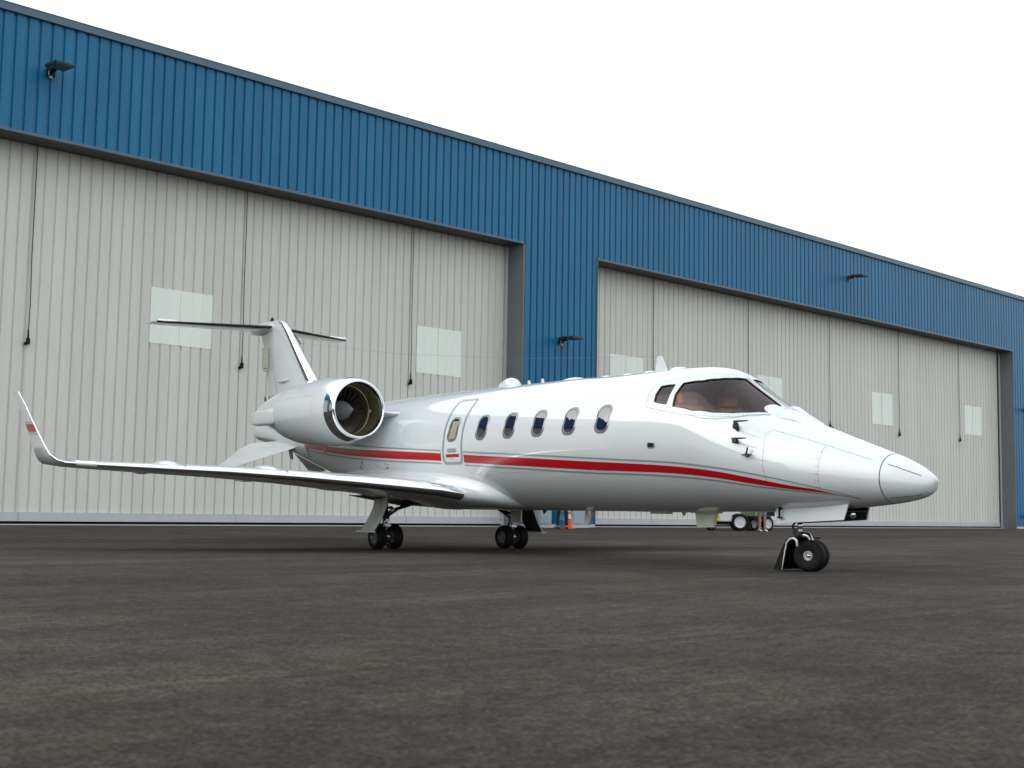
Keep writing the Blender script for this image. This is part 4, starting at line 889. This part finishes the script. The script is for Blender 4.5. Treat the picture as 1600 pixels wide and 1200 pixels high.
# ------------------------------------------------------------------ people
def person(loc, rz, kind, label):
    root = empty('person', loc, rz); tag(root, label, 'person')
    def skin(name, verts, edges, radii, m_, parent, sub=2, rt=0):
        me = bpy.data.meshes.new(name); me.from_pydata([Vector(v) for v in verts], edges, []); me.materials.append(m_)
        o = bpy.data.objects.new(name, me); link(o, parent)
        md = o.modifiers.new('skin', 'SKIN'); md.use_smooth_shade = True
        sv = me.skin_vertices[0].data if me.skin_vertices else None
        if sv is None:
            bm = bmesh.new(); bm.from_mesh(me); bm.verts.layers.skin.verify(); bm.to_mesh(me); bm.free(); sv = me.skin_vertices[0].data
        for i, r_ in enumerate(radii): sv[i].radius = r_ if isinstance(r_, tuple) else (r_, r_); sv[i].use_root = (i == rt)
        s_ = o.modifiers.new('sub', 'SUBSURF'); s_.levels = sub; s_.render_levels = sub
        return o
    st = .15 if kind == 'dark' else .10
    V = [(0,0,.96),(0,0,1.12),(0,.01,1.30),(0,.01,1.44),(0,-.01,1.53),(0,-.02,1.62),(0,-.02,1.72)]
    Ra = [(.15,.11),(.14,.10),(.17,.11),(.12,.085),.052,(.078,.09),(.06,.075)]; Ed = [(i, i+1) for i in range(6)]
    for s_ in (1, -1):
        b = len(V); V += [(s_*.09,0,.88),(s_*st,-.01,.50),(s_*(st+.01),.02,.10),(s_*(st+.015),-.10,.04)]
        Ra += [.088,.058,.038,.032]; Ed += [(0,b),(b,b+1),(b+1,b+2),(b+2,b+3)]
        b = len(V); V += [(s_*.18,.01,1.42),(s_*.235,.03,1.16),(s_*.22,-.10,.95),(s_*.21,-.16,.88)]
        Ra += [.052,.040,.030,(.022,.034)]; Ed += [(3,b),(b,b+1),(b+1,b+2),(b+2,b+3)]
        for k in range(5):       # fingers and thumb
            f0 = len(V); dx = (k-1.5)*.018 if k < 4 else -s_*.035
            if k < 4: V += [(s_*.21+dx,-.20,.84),(s_*.21+dx,-.215,.80-.008*(k in (1, 2))),]; Ra += [.009,.008]
            else: V += [(s_*.21+dx,-.165,.85),(s_*.21+dx*1.2,-.18,.815)]; Ra += [.011,.009]
            Ed += [(b+3,f0),(f0,f0+1)]
    body = skin('body', V, Ed, Ra, M['skin'], root)
    long = kind == 'dark'
    V = [(0,0,.99)]; Ra = [(.165,.125)]; Ed = []
    for s_ in (1, -1):
        b = len(V); V += [(s_*.09,0,.86),(s_*(st-.005),-.01,.52)]; Ra += [.10,.082 if not long else .072]; Ed += [(0,b),(b,b+1)]
        if long: V += [(s_*(st+.01),.02,.09)]; Ra += [.062]; Ed += [(b+1,b+2)]
    skin('trousers' if long else 'shorts', V, Ed, Ra, M['navy'] if long else M['shirt'], root)
    V = [(0,0,1.0),(0,.01,1.30),(0,.01,1.46)]; Ra = [(.165,.125),(.185,.125),(.13,.095)]; Ed = [(0,1),(1,2)]
    for s_ in (1, -1):
        b = len(V); V += [(s_*.18,.01,1.43),(s_*.225,.025,1.22)]; Ra += [.066,.056]; Ed += [(2,b),(b,b+1)]
    skin('shirt', V, Ed, Ra, M['navy'] if long else M['whitep'], root)
    for s_ in (1, -1):
        q = MB(); rows = []
        for f_, w_, h_ in ((0,.030,.075),(.15,.042,.10),(.4,.045,.09),(.7,.05,.06),(.92,.042,.045),(1,.02,.03)):
            y_ = .075-.29*f_; rows.append([(s_*(st+.013)+w_*math.cos(t), y_, max(0, .5*h_+.5*h_*math.sin(t)) ) for t in np.linspace(0, 2*math.pi, 13)[:-1]])
        q.grid(rows, closev=True); q.poly(rows[0]); q.poly(rows[-1]); q.build('shoe', M['black'] if long else M['whitep'], root, smooth=True)
    q = MB(); rows = []
    for t in np.linspace(0, math.pi*.62, 8):
        rows.append([(.088*math.sin(t)*math.cos(a), .01+.105*math.sin(t)*math.sin(a), 1.70+.095*math.cos(t)) for a in np.linspace(0, 2*math.pi, 17)[:-1]])
    q.grid(rows, closev=True); q.build('hair', M['hair'], root, smooth=True)
    q = MB(); q.hexa([(-.012,-.098,1.655),(.012,-.098,1.655),(.012,-.11,1.655),(-.012,-.125,1.652),(-.008,-.096,1.70),(.008,-.096,1.70),(.006,-.102,1.70),(-.006,-.102,1.70)]); q.build('nose', M['skin'], root)
    q = MB()
    for s_ in (1, -1): q.lathe([(-.106,.001),(-.104,.009),(-.098,.011)], (s_*.032, -.0, 1.70), 'y', 10)
    q.box(-.025,.025,-.104,-.096,1.622,1.628); q.build('eyes_and_mouth', M['eye'], root)
    return root
person((33.63, 31.5, 0), R(-44), 'dark', 'person in dark trousers standing before the blue column, seen under the jet belly')
person((40.38, 27.7, 0), R(-35), 'shorts', 'person in shorts and white sneakers beside the white tractor')
# ------------------------------------------------------------------ things by the blue column
def cone(x, y, label):
    o = empty('traffic_cone', (x, y, 0)); tag(o, label, 'traffic cone', 'orange cones at the hangar column')
    q = MB(); q.box(-.2, .2, -.2, .2, .001, .035); q.build('base', M['orange'], o)
    q = MB(); q.lathe([(.036, .165), (.30, .115), (.46, .085), (.60, .058), (.76, .03), (.765, .02)], (0, 0, 0), 'z', 24); q.build('cone_body', M['orange'], o, smooth=True)
    q = MB(); q.lathe([(.36, .107), (.52, .078)], (0, 0, 0), 'z', 24); q.lathe([(.60, .062), (.68, .048)], (0, 0, 0), 'z', 24); q.build('reflective_band', M['whitep'], o, smooth=True)
cone(33.98, 33.3, 'orange traffic cone with white bands left of the grey cabinet')
cone(34.12, 31.65, 'orange traffic cone with white bands right of the standing person')
def cabinet(x0, x1, y, h, label):
    o = empty('cabinet', ((x0+x1)/2, y, 0)); tag(o, label, 'cabinet', 'grey cabinets at the hangar column'); w_ = (x1-x0)/2
    q = MB(); q.box(-w_, w_, -.3, .3, .11, h); ob = q.build('cabinet_body', M['cab'], o); bv = ob.modifiers.new('b', 'BEVEL'); bv.width = .015; bv.segments = 2
    q = MB(); q.box(-w_+.05, w_-.05, -.325, -.302, .16, h-.08); q.build('door', M['cab'], o)
    q = MB(); q.box(-w_-.04, w_+.04, -.36, .34, .0, .105); q.build('plinth', M['light'], o)
cabinet(34.23, 34.88, 33.5, 1.3, 'grey metal cabinet at the left edge of the blue column')
cabinet(35.99, 36.82, 33.5, 1.3, 'grey metal cabinet at the right side of the blue column')
o = empty('drum', (34.35, 32.2, 0)); tag(o, 'light blue plastic drum behind the standing person', 'drum')
q = MB(); q.lathe([(.01, .001), (.01, .18), (.03, .20), (.28, .205), (.30, .215), (.32, .205), (.58, .205), (.60, .215), (.62, .205), (.88, .20), (.90, .18), (.90, .001)], (0, 0, 0), 'z', 32); q.build('drum_body', M['cyan'], o, smooth=True, angle=40)
q = MB(); q.tube([(.08, 0, .90), (.08, 0, .93)], .035, 12); q.build('cap', M['whitep'], o)
# ------------------------------------------------------------------ tractor and cart
def gwheel(o, x, y, r_, w_):
    e = empty('wheel', (x, y, r_), 0, o); h_ = w_/2
    q = MB(); q.lathe([(-h_*.8, r_*.62), (-h_, r_*.75), (-h_, r_*.86), (-h_*.75, r_*.98), (0, r_), (h_*.75, r_*.98), (h_, r_*.86), (h_, r_*.75), (h_*.8, r_*.62)], (0, 0, 0), 'y', 36); q.build('tyre', M['rubber'], e, smooth=True, angle=35)
    q = MB()
    for s_ in (1, -1): q.lathe([(s_*h_*.82, r_*.64), (s_*h_*.85, r_*.60), (s_*h_*.35, r_*.5), (s_*h_*.3, r_*.25), (s_*h_*.5, r_*.2), (s_*h_*.5, .001)], (0, 0, 0), 'y', 28)
    q.build('rim', M['whitep' if r_ > .25 else 'dark'], e, smooth=True, angle=35)
TZ = R(-12)
o = empty('tow_tractor', (39.59, 28.55, 0), R(-50)); tag(o, 'low white airport tow tractor with yellow placard, seen under the jet nose', 'tractor')
q = MB(); q.box(-.74, .02, -.52, .52, .34, .88); q.box(.02, .75, -.52, .52, .72, .95); ob = q.build('tractor_body', M['whitep'], o); bv = ob.modifiers.new('b', 'BEVEL'); bv.width = .03; bv.segments = 2
q = MB(); q.box(-.6, .7, -.42, .42, .22, .335); q.box(-.86, -.75, -.4, .4, .14, .34); q.build('chassis', M['black'], o)
for x, r_ in ((-.72, .17), (.30, .32)):
    for y in (-.5, .5): gwheel(o, x, y, r_, .2)
q = MB(); q.box(.2, .6, -.3, .3, .951, 1.05); q.box(.6, .7, -.3, .3, .951, 1.45); q.build('driver_seat', M['black'], o)
q = MB(); q.tube([(-.15, .12, .88), (.05, .12, 1.15)], .02, 8); q.lathe([(0, .16), (.02, .17), (.04, .16)], (.06, .12, 1.15), 'z', 20); q.build('steering_wheel', M['black'], o)
q = MB(); q.box(-.56, -.43, -.545, -.532, .36, .80); pq = q.build('placard', M['yellow'], o)
q = MB()
for k in range(5): q.box(-.515, -.475, -.5505, -.5455, .46+.055*k, .49+.055*k)
q.build('placard_marking', M['black'], pq)
q = MB(); q.tube([(-.08, -.53, .80), (-.08, -.55, .80)], .03, 10); q.build('lamp', M['black'], o)
o = empty('utility_cart', (41.2, 28.6, 0), TZ); tag(o, 'tan and black wheeled utility cart behind the person in shorts', 'cart')
q = MB(); q.box(-.35, .35, -.4, .4, .56, 1.1); ob = q.build('cart_body', M['tan'], o); bv = ob.modifiers.new('b', 'BEVEL'); bv.width = .02; bv.segments = 2
q = MB(); q.box(-.4, .5, -.36, .36, .42, .555); q.box(.10, .62, -.44, .44, .56, .80); q.tube([(-.4, 0, .46), (-.6, 0, .44)], .03, 8); q.build('cart_frame', M['black'], o)
for x in (.28,):
    for y in (-.38, .38): gwheel(o, x, y, .27, .17)
gwheel(o, -.30, 0, .15, .1)
